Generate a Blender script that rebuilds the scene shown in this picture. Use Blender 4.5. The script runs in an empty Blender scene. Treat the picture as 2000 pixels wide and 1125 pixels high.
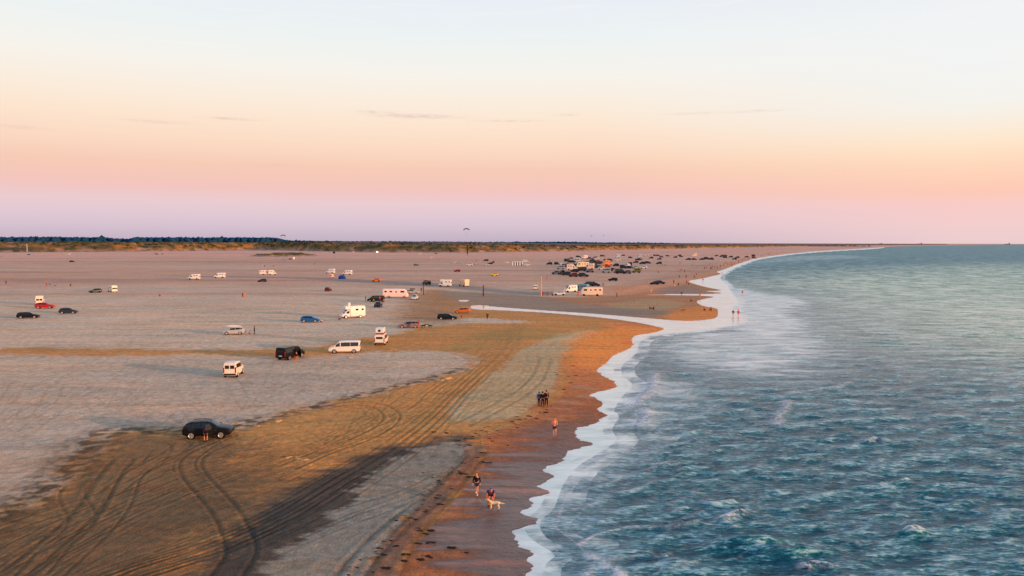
import bpy, bmesh, math, random
import numpy as np
from mathutils import Vector, Matrix

random.seed(7)
rng = np.random.default_rng(11)
sc = bpy.context.scene
col = sc.collection
R = math.radians

# ------------------------------------------------------------------ camera
CAM_H, FPX = 18.5, 1500.0
PITCH, ROLL = math.atan(88.5 / FPX), R(0.115)
cam_d = bpy.data.cameras.new('camera'); cam = bpy.data.objects.new('camera', cam_d); col.objects.link(cam)
cam_d.sensor_width = 36.0; cam_d.lens = 36.0 * FPX / 2000.0
cam_d.clip_start = 0.5; cam_d.clip_end = 200000.0
CM = Matrix.Rotation(math.pi / 2 - PITCH, 3, 'X') @ Matrix.Rotation(ROLL, 3, 'Z')
cam.location = (0, 0, CAM_H); cam.rotation_euler = CM.to_euler()
sc.camera = cam
CMn = np.array(CM)

# ------------------------------------------------------------------ light
SUN_AZ, SUN_EL = R(118), R(5.5)          # azimuth measured from the view direction (+Y) towards +X
sun_d = bpy.data.lights.new('sun', 'SUN'); sun_d.energy = 4.8; sun_d.angle = R(0.6); sun_d.color = (1.0, 0.50, 0.22)
sun = bpy.data.objects.new('sun', sun_d); col.objects.link(sun)
sdir = Vector((math.sin(SUN_AZ) * math.cos(SUN_EL), math.cos(SUN_AZ) * math.cos(SUN_EL), math.sin(SUN_EL)))
sun.rotation_euler = sdir.to_track_quat('Z', 'Y').to_euler()

sc.view_settings.view_transform = 'Standard'; sc.view_settings.look = 'None'
sc.view_settings.exposure = 0.0; sc.view_settings.gamma = 1.0; sc.view_settings.use_curve_mapping = False

def lin(c):
    return tuple((x / 255 / 12.92) if x / 255 <= 0.04045 else ((x / 255 + 0.055) / 1.055) ** 2.4 for x in c)

class NT:
    """small helper to write node graphs"""
    def __init__(s, tree): s.t = tree; s.n = tree.nodes; s.l = tree.links
    def new(s, typ, **kw):
        n = s.n.new(typ)
        for k, v in kw.items(): setattr(n, k, v)
        return n
    def link(s, a, b): s.l.new(a, b)
    def _in(s, sock, v):
        if hasattr(v, 'is_output') or isinstance(v, bpy.types.NodeSocket): s.l.new(v, sock)
        else: sock.default_value = v
    def m(s, op, a, b=None, c=None, clamp=False):
        n = s.new('ShaderNodeMath', operation=op, use_clamp=clamp)
        s._in(n.inputs[0], a)
        if b is not None: s._in(n.inputs[1], b)
        if c is not None: s._in(n.inputs[2], c)
        return n.outputs[0]
    def vm(s, op, a, b=None):
        n = s.new('ShaderNodeVectorMath', operation=op)
        s._in(n.inputs[0], a)
        if b is not None: s._in(n.inputs[1], b)
        return n.outputs[0]
    def mix(s, f, a, b, blend='MIX'):
        n = s.new('ShaderNodeMix', data_type='RGBA', blend_type=blend); n.clamp_factor = True
        s._in(n.inputs[0], f); s._in(n.inputs[6], a); s._in(n.inputs[7], b)
        return n.outputs[2]
    def ramp(s, f, stops, interp='LINEAR'):
        n = s.new('ShaderNodeValToRGB'); n.color_ramp.interpolation = interp
        e = n.color_ramp.elements
        while len(e) < len(stops): e.new(0.5)
        for i, (p, c) in enumerate(stops):
            e[i].position = p; e[i].color = tuple(c) + ((1,) if len(c) == 3 else ())
        s._in(n.inputs[0], f); return n.outputs[0]
    def noise(s, vec, scale, detail=3, rough=0.5, dist=0.0):
        n = s.new('ShaderNodeTexNoise'); n.inputs['Scale'].default_value = scale
        n.inputs['Detail'].default_value = detail; n.inputs['Roughness'].default_value = rough; n.inputs['Distortion'].default_value = dist
        if vec is not None: s.link(vec, n.inputs['Vector'])
        return n.outputs[0]
    def maprange(s, v, a, b, c, d):
        n = s.new('ShaderNodeMapRange'); s._in(n.inputs[0], v)
        for i, x in enumerate((a, b, c, d)): n.inputs[i + 1].default_value = x
        return n.outputs[0]

world = bpy.data.worlds.new('World'); sc.world = world; world.use_nodes = True
w = NT(world.node_tree); w.n.clear()
tc = w.new('ShaderNodeTexCoord').outputs['Generated']
nrm = w.vm('NORMALIZE', tc)
sep = w.new('ShaderNodeSeparateXYZ'); w.link(nrm, sep.inputs[0])
el = w.m('ARCSINE', sep.outputs[2])
eld = w.m('MULTIPLY', el, 57.29578)
az = w.m('MULTIPLY', w.m('ARCTAN2', sep.outputs[0], sep.outputs[1]), 57.29578)
# elevation 0..90 deg squeezed so that the low sky gets most of the ramp
f = w.m('POWER', w.m('DIVIDE', w.m('MAXIMUM', eld, 0.0), 90.0), 0.5)
def px2f(y, x=1000):
    e = math.degrees(math.atan((474 - y) / math.hypot(1500, x - 1000)))
    return math.sqrt(max(e, 0) / 90)
SKY_L = [(474, (184, 171, 189)), (460, (202, 184, 200)), (430, (222, 199, 211)), (400, (234, 204, 209)), (372, (243, 197, 190)), (335, (247, 203, 182)),
         (290, (252, 219, 196)), (250, (253, 229, 207)), (205, (251, 237, 221)), (150, (247, 243, 236)), (90, (238, 243, 242)), (20, (233, 239, 245))]
SKY_R = [(474, (232, 204, 206)), (440, (242, 206, 206)), (400, (248, 204, 200)), (370, (254, 202, 182)), (320, (255, 216, 188)),
         (280, (255, 230, 202)), (245, (251, 237, 220)), (200, (245, 243, 237)), (120, (243, 244, 243)), (20, (241, 243, 245))]
HIGH = [(math.sqrt(30 / 90), (196, 212, 234)), (math.sqrt(50 / 90), (142, 170, 208)), (1.0, (98, 130, 178))]
hi = [(p, lin(c)) for p, c in HIGH]
cl = w.ramp(f, [(px2f(y), lin(c)) for y, c in SKY_L] + hi)
cr = w.ramp(f, [(px2f(y, 1900), lin(c)) for y, c in SKY_R] + hi)
fr = w.maprange(az, 6.0, 30.0, 0.0, 1.0)
csky = w.mix(fr, cl, cr)
# left edge of the view is a little creamier higher up; far round to the sun the low sky glows
glow = w.m('MULTIPLY', w.maprange(w.m('ABSOLUTE', w.m('SUBTRACT', az, 118.0)), 15.0, 85.0, 1.0, 0.0), w.maprange(eld, 0.0, 28.0, 1.0, 0.0), clamp=True)
csky = w.mix(w.m('MULTIPLY', glow, 0.6), csky, (1.25, 0.82, 0.50, 1))
# thin cloud streaks low in the sky
cv = w.new('ShaderNodeCombineXYZ'); w.link(w.m('MULTIPLY', az, 0.16), cv.inputs[0]); w.link(w.m('MULTIPLY', eld, 2.6), cv.inputs[1])
cn = w.noise(cv.outputs[0], 1.0, 4, 0.55)
streak = w.maprange(cn, 0.56, 0.68, 0.0, 1.0)
def blob(a0, e0, sa, se):
    da = w.m('POWER', w.m('DIVIDE', w.m('SUBTRACT', az, a0), sa), 2.0)
    de = w.m('POWER', w.m('DIVIDE', w.m('SUBTRACT', eld, e0), se), 2.0)
    return w.m('EXPONENT', w.m('MULTIPLY', w.m('ADD', da, de), -1.0))
cv2 = w.new('ShaderNodeCombineXYZ'); w.link(w.m('MULTIPLY', az, 1.1), cv2.inputs[0]); w.link(w.m('MULTIPLY', eld, 9.0), cv2.inputs[1])
cn2 = w.maprange(w.noise(cv2.outputs[0], 1.0, 4, 0.6), 0.38, 0.6, 0.15, 1.0)
tot = None
for (cx, cy, wx, wy, s) in [(310, 238, 55, 2.6, .5), (452, 232, 42, 2.2, .85), (735, 219, 30, 2.4, .8), (815, 227, 70, 3.6, 1.), (995, 236, 55, 2.2, .6), (1108, 224, 20, 2.4, .55), (1350, 222, 40, 2.2, .45), (1475, 217, 45, 2.4, .5), (35, 248, 40, 3, .4), (545, 322, 40, 2.5, .25)]:
    vx = np.array([(cx - 1000) / FPX, (562.5 - cy) / FPX, -1]); vx = CMn @ vx; vx /= np.linalg.norm(vx)
    b = w.m('MULTIPLY', blob(math.degrees(math.atan2(vx[0], vx[1])), math.degrees(math.asin(vx[2])), wx / 26.0, wy / 26.0), s)
    tot = b if tot is None else w.m('ADD', tot, b)
cloud = w.m('MULTIPLY', tot, cn2, clamp=True)
csky = w.mix(w.m('MULTIPLY', cloud, 0.55), csky, lin((205, 160, 165)) + (1,))
hb = w.m('MULTIPLY', w.maprange(eld, 11.0, 16.0, 0.0, 1.0), streak, clamp=True)
csky = w.mix(w.m('MULTIPLY', hb, 0.30), csky, lin((250, 246, 246)) + (1,))
bg = w.new('ShaderNodeBackground'); w.link(csky, bg.inputs[0]); bg.inputs[1].default_value = 1.0
wo = w.new('ShaderNodeOutputWorld'); w.link(bg.outputs[0], wo.inputs[0])

# ------------------------------------------------------------------ numeric helpers
def ray(px, py):
    d = np.stack([(np.asarray(px, float) - 1000) / FPX, (562.5 - np.asarray(py, float)) / FPX, -np.ones_like(np.asarray(px, float))], -1)
    return d @ CMn.T
def P(pts, z=0.0):
    """photo measurements (column,row) -> ground coordinates"""
    a = np.array(pts, float); d = ray(a[:, 0], a[:, 1])
    t = (CAM_H - z) / np.maximum(-d[:, 2], 1e-5)
    t = np.minimum(t, 30000.0)
    return np.stack([d[:, 0] * t, d[:, 1] * t], 1)

_perm = rng.permutation(256); _perm = np.concatenate([_perm, _perm]).astype(np.int32)
_ang = rng.random(256) * 2 * np.pi; _gx = np.cos(_ang).astype(np.float32); _gy = np.sin(_ang).astype(np.float32)
def perlin(x, y):
    xi = np.floor(x).astype(np.int64); yi = np.floor(y).astype(np.int64)
    xf = (x - xi).astype(np.float32); yf = (y - yi).astype(np.float32); xi &= 255; yi &= 255
    u = xf * xf * xf * (xf * (xf * 6 - 15) + 10); v = yf * yf * yf * (yf * (yf * 6 - 15) + 10)
    def g(i, j, a, b):
        h = _perm[_perm[i] + j]; return _gx[h] * a + _gy[h] * b
    i1 = (xi + 1) & 255; j1 = (yi + 1) & 255
    n00 = g(xi, yi, xf, yf); n10 = g(i1, yi, xf - 1, yf); n01 = g(xi, j1, xf, yf - 1); n11 = g(i1, j1, xf - 1, yf - 1)
    a = n00 + u * (n10 - n00); b = n01 + u * (n11 - n01); return (a + v * (b - a)) * 1.5
def fbm(x, y, o=4, g=0.5, seed=0.0):
    s = 0; a = 1.0; t = 0
    for k in range(o):
        s = s + a * perlin(x * 2 ** k + seed + 17.3 * k, y * 2 ** k + seed * 1.7 + 9.1 * k); t += a; a *= g
    return s / t
def sstep(x, a, b):
    t = np.clip((x - a) / (b - a), 0, 1); return t * t * (3 - 2 * t)

def _segs(pts, closed):
    p = np.asarray(pts, float); q = np.roll(p, -1, 0) if closed else p[1:]; p0 = p if closed else p[:-1]
    e = q - p0; return p0, e, (e * e).sum(1) + 1e-12
def _sd(x, y, p0, e, L):
    t = np.clip(((x - p0[:, 0]) * e[:, 0] + (y - p0[:, 1]) * e[:, 1]) / L, 0, 1)
    dx = x - p0[:, 0] - t * e[:, 0]; dy = y - p0[:, 1] - t * e[:, 1]; return dx * dx + dy * dy
def seg_dist(X, Y, pts, closed=False, chunk=160, sign=None):
    """distance to a polyline; with sign=polygon also returns the inside flags. Far segments are skipped chunk by chunk."""
    p0, e, L = _segs(pts, closed); out = np.empty(X.shape, float)
    ins = np.zeros(X.shape, bool) if sign is not None else None
    n = len(X); st = np.arange(0, n, chunk); xp = np.append(X, np.full(len(st) * chunk - n, X[-1])).reshape(-1, chunk); yp = np.append(Y, np.full(len(st) * chunk - n, Y[-1])).reshape(-1, chunk)
    cx = (xp.min(1) + xp.max(1)) / 2; cy = (yp.min(1) + yp.max(1)) / 2; rad = np.hypot(xp.max(1) - xp.min(1), yp.max(1) - yp.min(1)) / 2
    cin = inside(cx, cy, sign) if sign is not None else None
    for j, i in enumerate(st):
        D = np.sqrt(_sd(cx[j], cy[j], p0, e, L)); m = D.min(); k = D <= m + 2 * rad[j] + 1e-6
        x = X[i:i + chunk]; y = Y[i:i + chunk]
        out[i:i + chunk] = np.sqrt(_sd(x[:, None], y[:, None], p0[k], e[k], L[k]).min(1))
        if sign is not None: ins[i:i + chunk] = cin[j] if m > rad[j] + 1e-6 else inside(x, y, sign)
    return out if sign is None else (out, ins)
def inside(X, Y, pts):
    p = np.asarray(pts, float); q = np.roll(p, -1, 0); lo, hi_ = Y.min(), Y.max()
    k = (p[:, 1] != q[:, 1]) & (np.minimum(p[:, 1], q[:, 1]) <= hi_) & (np.maximum(p[:, 1], q[:, 1]) >= lo); p = p[k]; q = q[k]
    if len(p) == 0: return np.zeros(X.shape, bool)
    out = np.zeros(X.shape, bool)
    for i in range(0, len(X), 4096):
        y = Y[i:i + 4096, None]; x = X[i:i + 4096, None]
        c = ((p[:, 1] > y) != (q[:, 1] > y)) & (x < (q[:, 0] - p[:, 0]) * (y - p[:, 1]) / (q[:, 1] - p[:, 1]) + p[:, 0]); out[i:i + 4096] = (c.sum(1) % 2) == 1
    return out
def sdf(X, Y, pts, margin=20.0):
    """signed distance, positive inside; -margin far outside"""
    p = np.asarray(pts, float); out = np.full(X.shape, -margin)
    k = (X > p[:, 0].min() - margin) & (X < p[:, 0].max() + margin) & (Y > p[:, 1].min() - margin) & (Y < p[:, 1].max() + margin)
    if k.any():
        x, y = X[k], Y[k]; d, i = seg_dist(x, y, p, True, sign=p); out[k] = np.where(i, d, -d)
    return out
def spline(pts, n=8):
    p = np.asarray(pts, float); p = np.vstack([2 * p[0] - p[1], p, 2 * p[-1] - p[-2]]); out = []
    for i in range(1, len(p) - 2):
        for t in np.linspace(0, 1, n, endpoint=False):
            out.append(0.5 * ((2 * p[i]) + (-p[i - 1] + p[i + 1]) * t + (2 * p[i - 1] - 5 * p[i] + 4 * p[i + 1] - p[i + 2]) * t * t + (-p[i - 1] + 3 * p[i] - 3 * p[i + 1] + p[i + 2]) * t ** 3))
    out.append(p[-2]); return np.array(out)

# ------------------------------------------------------------------ shoreline (measured on the photograph, laid on the ground)
SHORE = [(1010, 1300), (1025, 1200), (1030, 1130), (1037, 1100), (1040, 1080), (1022, 1068), (1003, 1042), (1020, 1030), (1052, 1017), (1035, 1008), (1020, 998), (1048, 985), (1044, 975), (1072, 962), (1056, 950), (1085, 930),
         (1062, 919), (1098, 902), (1112, 886), (1122, 878), (1155, 868), (1135, 857), (1123, 840), (1160, 828), (1182, 812), (1172, 800), (1178, 790), (1165, 778), (1153, 773), (1172, 766), (1202, 757), (1199, 745), (1180, 735), (1166, 722),
         (1182, 712), (1198, 695), (1228, 682), (1238, 672), (1234, 664), (1245, 655), (1275, 650), (1298, 643), (1280, 637), (1240, 629), (1190, 622), (1120, 615), (1040, 609), (980, 606), (935, 604), (921, 600), (935, 597), (975, 600), (1040, 605), (1100, 609), (1160, 613), (1220, 618), (1280, 623),
         (1340, 627), (1385, 624), (1400, 619), (1403, 609), (1398, 602), (1372, 597), (1361, 589), (1375, 584), (1395, 580), (1370, 577.5), (1320, 576.3), (1262, 576), (1320, 574.6), (1380, 574.5), (1412, 572), (1380, 569), (1410, 567), (1385, 562), (1362, 556), (1345, 549), (1372, 544), (1392, 539), (1408, 535), (1400, 531), (1412, 527), (1428, 521), (1445, 514.5),
         (1475, 506), (1510, 500), (1560, 494), (1610, 490), (1670, 486.5), (1720, 483.5), (1765, 481), (1850, 479.2), (1960, 477.6)]
shore = spline(P(SHORE), 3)
LAND = np.vstack([shore, [[30000, 40000]], [[-60000, 60000]], [[-60000, -60000]], [[shore[0][0], -60000]]])
shoreN = shore
def land_sd(X, Y):
    X = np.atleast_1d(np.asarray(X, float)); Y = np.atleast_1d(np.asarray(Y, float))
    d, i = seg_dist(X, Y, np.vstack([[[shore[0][0], -60000]], shore, [[30000, 40000]]]), sign=LAND)
    d = np.where(i, d, -d); dd_ = np.hypot(X, Y)
    return d + (0.42 * fbm(X / 2.6, Y / 0.9, 3, 0.6, 91.0) + 0.5 * fbm(X / 7, Y / 2.4, 2, 0.5, 92.0)) * sstep(dd_, 260, 60)
ZMAX = 0.28
def base_z(s):
    return np.where(s > 0, 0.03 * np.clip(s / 0.15, 0, 1) + ZMAX * (1 - np.exp(-np.maximum(s, 0) / 14)), np.maximum(0.05 * s, -4.0))
def place(px, py):
    """ground point under a photo measurement, with its height"""
    z = 0.2
    for _ in range(4):
        x, y = P([(px, py)], z)[0]; z = float(max(base_z(land_sd(x, y))[0], 0.0))
    return x, y, z

# ------------------------------------------------------------------ grids
def polar_grid(vs, azs, closed=False):
    r = CAM_H * 768.0 / np.asarray(vs)
    A, Rr = np.meshgrid(azs, r)            # rows = distance
    X = (Rr * np.tan(A)) if not closed else Rr * np.sin(A)
    Y = Rr if not closed else Rr * np.cos(A)
    return X, Y
def make_mesh(name, verts, faces_quads, mat, smooth=True):
    me = bpy.data.meshes.new(name)
    nv, nf = len(verts), len(faces_quads)
    me.vertices.add(nv); me.vertices.foreach_set('co', np.asarray(verts, np.float32).ravel())
    me.loops.add(nf * 4); me.polygons.add(nf)
    me.loops.foreach_set('vertex_index', np.asarray(faces_quads, np.int32).ravel())
    me.polygons.foreach_set('loop_start', np.arange(0, nf * 4, 4, dtype=np.int32))
    me.polygons.foreach_set('use_smooth', np.full(nf, smooth))
    me.update(calc_edges=True); me.materials.append(mat)
    return me
def grid_faces(nr, nc, wrap=False):
    i = np.arange(nr * nc).reshape(nr, nc)
    if wrap: i = np.hstack([i, i[:, :1]])
    return np.stack([i[:-1, :-1], i[1:, :-1], i[1:, 1:], i[:-1, 1:]], -1).reshape(-1, 4)
def add_attr(me, name, arr):
    if arr.ndim == 1:
        a = me.attributes.new(name, 'FLOAT', 'POINT'); a.data.foreach_set('value', arr.astype(np.float32))
    else:
        a = me.attributes.new(name, 'FLOAT_COLOR', 'POINT'); a.data.foreach_set('color', np.hstack([arr, np.ones((len(arr), 1))]).astype(np.float32).ravel())
def link(name, me, kind=None, parent=None, loc=None):
    o = bpy.data.objects.new(name, me); col.objects.link(o)
    if kind: o['kind'] = kind
    if parent: o.parent = parent
    if loc is not None: o.location = loc
    return o

def material(name):
    m = bpy.data.materials.new(name); m.use_nodes = True; t = NT(m.node_tree)
    b = m.node_tree.nodes['Principled BSDF']; return m, t, b

# ------------------------------------------------------------------ ground material
GM, g, gb = material('beach_sand')
at_c = g.new('ShaderNodeAttribute', attribute_name='tint').outputs['Color']
at_w = g.new('ShaderNodeAttribute', attribute_name='wet').outputs['Fac']
geo = g.new('ShaderNodeNewGeometry').outputs['Position']
n1 = g.noise(geo, 0.045, 6, 0.62); n2 = g.noise(geo, 1.3, 5, 0.65); n3 = g.noise(geo, 9.0, 3, 0.6)
mp = g.new('ShaderNodeMapping'); mp.inputs['Scale'].default_value = (0.16, 1.0, 1.0); g.link(geo, mp.inputs[0])
n4 = g.noise(mp.outputs[0], 0.30, 6, 0.62, 0.6)
v = g.m('ADD', g.m('MULTIPLY', g.m('SUBTRACT', n1, 0.5), 0.35), g.m('MULTIPLY', g.m('SUBTRACT', n2, 0.5), 1.35))
v = g.m('ADD', v, g.m('MULTIPLY', g.m('SUBTRACT', n4, 0.5), 0.8)); v = g.m('ADD', v, g.m('MULTIPLY', g.m('SUBTRACT', n3, 0.5), 1.1))
v = g.m('ADD', v, 1.0)
cc = g.mix(1.0, at_c, g.new('ShaderNodeCombineColor').outputs[0], 'MULTIPLY')
cmb = g.new('ShaderNodeCombineXYZ')
for i in range(3): g.link(v, cmb.inputs[i])
cc = g.vm('MULTIPLY', at_c, cmb.outputs[0])
hue = g.noise(mp.outputs[0], 0.11, 5, 0.6)
cc2 = g.mix(g.maprange(hue, 0.40, 0.62, 0.0, 0.42), cc, g.vm('MULTIPLY', cc, (1.3, 0.92, 0.66)))
n5 = g.noise(geo, 0.55, 5, 0.6)
cc2 = g.mix(g.maprange(n5, 0.42, 0.66, 0.0, 0.40), cc2, g.vm('MULTIPLY', cc2, (0.80, 1.0, 1.10)))
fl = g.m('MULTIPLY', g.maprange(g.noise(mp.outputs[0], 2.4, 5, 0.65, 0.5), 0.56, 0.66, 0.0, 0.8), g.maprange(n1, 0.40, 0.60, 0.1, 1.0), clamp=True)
cc2 = g.mix(fl, cc2, g.vm('MULTIPLY', cc2, (1.55, 0.98, 0.62)))  # orange low-sun rims of the bumps painted into the sand colour
dk = g.maprange(g.noise(mp.outputs[0], 1.1, 5, 0.7, 0.8), 0.60, 0.72, 0.0, 0.45)
cc2 = g.mix(dk, cc2, g.vm('MULTIPLY', cc2, (0.62, 0.64, 0.66)))
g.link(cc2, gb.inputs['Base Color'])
g.link(g.maprange(at_w, 0.2, 1, 0.92, 0.22), gb.inputs['Roughness'])
g.link(g.maprange(at_w, 0, 1, 0.12, 0.5), gb.inputs['Specular IOR Level'])
bh = g.m('ADD', g.m('MULTIPLY', n2, 0.40), g.m('MULTIPLY', n3, 0.09))
bh = g.m('ADD', bh, g.m('MULTIPLY', n5, 0.16))
bmp = g.new('ShaderNodeBump'); bmp.inputs['Distance'].default_value = 1.0
g.link(g.maprange(at_w, 0.0, 1.0, 1.0, 0.25), bmp.inputs['Strength']); g.link(bh, bmp.inputs['Height'])
g.link(bmp.outputs[0], gb.inputs['Normal'])

# ------------------------------------------------------------------ ground sheet
vs = np.concatenate([[9000, 4000, 2200, 1500, 1150, 900, 760, 660, 580, 520, 470, 430, 400, 378], np.arange(362, 40, -0.62), np.arange(40, 8, -0.42), np.geomspace(8, 0.22, 80)])
th = lambda px: math.atan((px - 1000) / FPX)
azs = np.concatenate([np.linspace(-math.pi, th(-260), 40, endpoint=False), np.linspace(th(-260), th(-20), 40, endpoint=False), np.arctan((np.arange(-20, 1460, 2.25) - 1000) / FPX),
                      np.arctan((np.arange(1460, 2300, 16) - 1000) / FPX), np.linspace(th(2300), math.pi, 36, endpoint=False)])
rr = CAM_H * 768.0 / vs
A, RR = np.meshgrid(azs, rr)
RRc = np.where(np.abs(A) < 1.1, RR / np.maximum(np.cos(A), 0.45), RR / 0.45)   # rows straight across the view, round behind
X = (RRc * np.sin(A)).ravel(); Y = (RRc * np.cos(A)).ravel()
cell = np.repeat(np.abs(np.gradient(rr)), len(azs))
S = land_sd(X, Y)
onl = S > -3
def pz(pts, n=4): return spline(P(pts, 0.22), n)
K = 1.34
def A3(r, g_, b): return np.array(lin((r, g_, b))) * K
C = np.tile(A3(190, 168, 144), (len(X), 1)); wet = np.zeros(len(X)); rel = np.zeros(len(X))
wx = fbm(X / 6, Y / 6, 4, 0.6, 3.0); wy = fbm(X / 1.3, Y / 1.3, 3, 0.55, 8.0); wl = fbm(X / 60, Y / 60, 4, 0.55, 5.0); ws = fbm(X / 9, Y / 1.6, 4, 0.6, 12.0)
dist = np.hypot(X, Y); fine = fbm(X / 1.6, Y / 0.7, 3, 0.65, 77.0)
def blend(c, k):
    global C
    k = np.asarray(k)[:, None]; C = C * (1 - k) + c * k
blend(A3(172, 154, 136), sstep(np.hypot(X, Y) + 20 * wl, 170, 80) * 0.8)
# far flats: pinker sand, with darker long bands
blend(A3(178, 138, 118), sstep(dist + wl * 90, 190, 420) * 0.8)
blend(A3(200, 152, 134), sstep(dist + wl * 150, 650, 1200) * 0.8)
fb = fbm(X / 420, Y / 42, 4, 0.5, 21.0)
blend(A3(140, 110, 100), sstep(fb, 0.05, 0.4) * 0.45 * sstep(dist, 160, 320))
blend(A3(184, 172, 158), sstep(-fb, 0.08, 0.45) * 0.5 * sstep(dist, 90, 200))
def zone(pts, c, w=1.0, amp=1.5, k=1.0, wt=None, nz=None, margin=25.0):
    z = pz(pts) if isinstance(pts, list) else pts
    s = sdf(X, Y, z, margin) + amp * (wx if nz is None else nz) + 0.6 * w * fine
    m = sstep(s, -w, w) * k; blend(c, m)
    if wt is not None: wet[:] = wet * (1 - m) + wt * m
    return m
# grey wet channel crossing the flats, then the muddy basin by the stream
zone([(300, 539), (470, 542), (560, 544), (640, 548), (740, 554), (840, 560), (900, 566), (960, 572), (1060, 577), (1060, 571), (990, 567), (900, 556), (860, 554), (760, 549), (660, 544), (560, 541.5), (470, 540), (300, 538)], A3(112, 108, 104), 4, 4, 0.85, 0.5, wl)
zone([(820, 640), (760, 655), (660, 668), (600, 680), (480, 683), (300, 683), (90, 680), (0, 681), (0, 692), (200, 695), (430, 693), (560, 700), (700, 690), (800, 686), (880, 690), (925, 702), (905, 722), (830, 742), (740, 765), (640, 788), (560, 808), (500, 822), (455, 836),
      (380, 838), (290, 840), (205, 842), (200, 852), (180, 880), (150, 910), (95, 955), (40, 985), (-40, 1045), (-200, 1150), (-300, 1500), (1000, 1500), (1200, 1100), (1300, 700), (1330, 640), (1200, 610), (1000, 590), (900, 575), (830, 566), (845, 575), (850, 600), (845, 618), (870, 622), (960, 622), (1040, 630), (960, 632), (880, 634)],
     A3(178, 126, 70), 0.9, 2.0, 1.0, 0.25, margin=40)
zone([(-300, 1500), (-200, 1150), (-40, 1045), (95, 955), (200, 852), (330, 850), (440, 860), (520, 900), (560, 930), (520, 980), (440, 1060), (380, 1130), (300, 1500)], A3(104, 84, 60), 4, 5, 0.85, 0.2)
zone([(-300, 1500), (-200, 1200), (60, 1060), (200, 1000), (420, 960), (600, 930), (480, 1040), (380, 1130), (300, 1500)], A3(98, 76, 54), 5, 4, 0.6, 0.2)
# churned dark edge along the damp margin
edge = seg_dist(X, Y, pz([(-60, 1060), (95, 957), (150, 912), (200, 852), (300, 843), (440, 838), (510, 822), (600, 800), (700, 774), (800, 750), (900, 722)]))
em = np.exp(-((edge + 1.2 * wx) / (1.3 + 1.2 * sstep(-X, 22, 34))) ** 2) * sstep(wy, -0.25, 0.25) * np.where(np.isfinite(edge), 1, 0)
blend(A3(78, 60, 38), em * 0.9); rel += em * 0.10 * wy
# pale firm patches
zone([(865, 822), (885, 790), (930, 755), (975, 722), (1010, 690), (1050, 668), (1090, 655), (1120, 648), (1150, 650), (1130, 672), (1100, 700), (1092, 740), (1075, 770), (1045, 790), (1020, 812), (940, 824)], A3(172, 152, 116), 0.8, 1.2, 0.85, 0.1)
zone([(1085, 652), (1150, 645), (1180, 652), (1140, 662), (1080, 664)], A3(186, 168, 132), 1, 1.0, 0.6)
zone([(860, 690), (930, 680), (1010, 668), (1120, 655), (1100, 646), (1000, 640), (900, 660)], A3(140, 118, 66), 2, 3, 0.5)
zone([(800, 575), (860, 566), (900, 580), (900, 600), (880, 625), (820, 632), (770, 630), (785, 600)], A3(150, 112, 78), 6, 7, 0.85, None, ws)
# dark drained gully and pale slab beside it
zone([(905, 846), (860, 853), (800, 868), (740, 876), (670, 905), (600, 935), (545, 965), (480, 1020), (420, 1080), (370, 1150), (300, 1500), (700, 1500), (740, 1125), (800, 1010), (870, 940), (925, 880), (930, 855)], A3(54, 53, 50), 1.5, 1.5, 0.92, 0.3, ws)
zone([(880, 858), (840, 868), (790, 888), (745, 912), (705, 950), (640, 1010), (560, 1075), (500, 1150), (440, 1500), (700, 1500), (735, 1125), (795, 1015), (865, 940), (915, 885), (915, 862)], A3(134, 127, 114), 0.5, 2.6, 0.94, 0.15, ws)
# dark twin wheel lane down the pale slab
zone([(935, 862), (905, 905), (850, 960), (790, 1020), (740, 1090), (700, 1200), (740, 1220), (800, 1060), (850, 1000), (905, 935), (950, 870)], A3(88, 80, 76), 0.5, 0.5, 0.8, 0.3)
# beach face: orange-red wet sand falling to the water
face = sstep(S + 2.5 * wx, 0, 1.2)
fz = pz([(640, 1500), (740, 1130), (800, 1040), (850, 985), (900, 930), (930, 890), (925, 850), (1000, 822), (1050, 798), (1085, 765), (1100, 735), (1105, 700), (1125, 672), (1160, 655), (1200, 645), (1180, 630), (1320, 630), (1330, 700), (1300, 800), (1300, 1500)])
fs = sdf(X, Y, fz, 30)
fm = sstep(fs + 0.9 * wx, -0.5, 0.9)
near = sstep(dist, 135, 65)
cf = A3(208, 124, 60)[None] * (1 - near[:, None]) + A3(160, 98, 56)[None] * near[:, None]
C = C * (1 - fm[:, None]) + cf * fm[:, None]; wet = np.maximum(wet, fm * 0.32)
wb = sstep(8.5 - S + 10 * ws, 0, 6) * fm * (0.12 + 0.88 * sstep(dist, 100, 55))
blend(A3(76, 56, 52), np.minimum(wb * 1.05, 0.92)); wet = np.maximum(wet, wb * 0.9)
blend(A3(178, 98, 58), fm * sstep(ws, 0.05, 0.5) * 0.4)
for (a, b_, c_, d_) in [(1105, 752, 1165, 757), (1108, 770, 1170, 774), (1070, 782, 1140, 786), (1060, 795, 1110, 796), (1045, 815, 1100, 817)]:
    zone([(a, b_), ((a + c_) / 2, b_ - 2.0), (c_, d_ - 1), (c_ + 8, d_), (c_, d_ + 3), ((a + c_) / 2, d_ + 1.5)], A3(160, 96, 34), 0.5, 0.5, 0.7, 0.8)
zone([(1130, 652), (1230, 640), (1290, 642), (1235, 662), (1230, 680), (1190, 705), (1160, 720), (1110, 700)], A3(222, 134, 54), 3, 3, 0.85)
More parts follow.
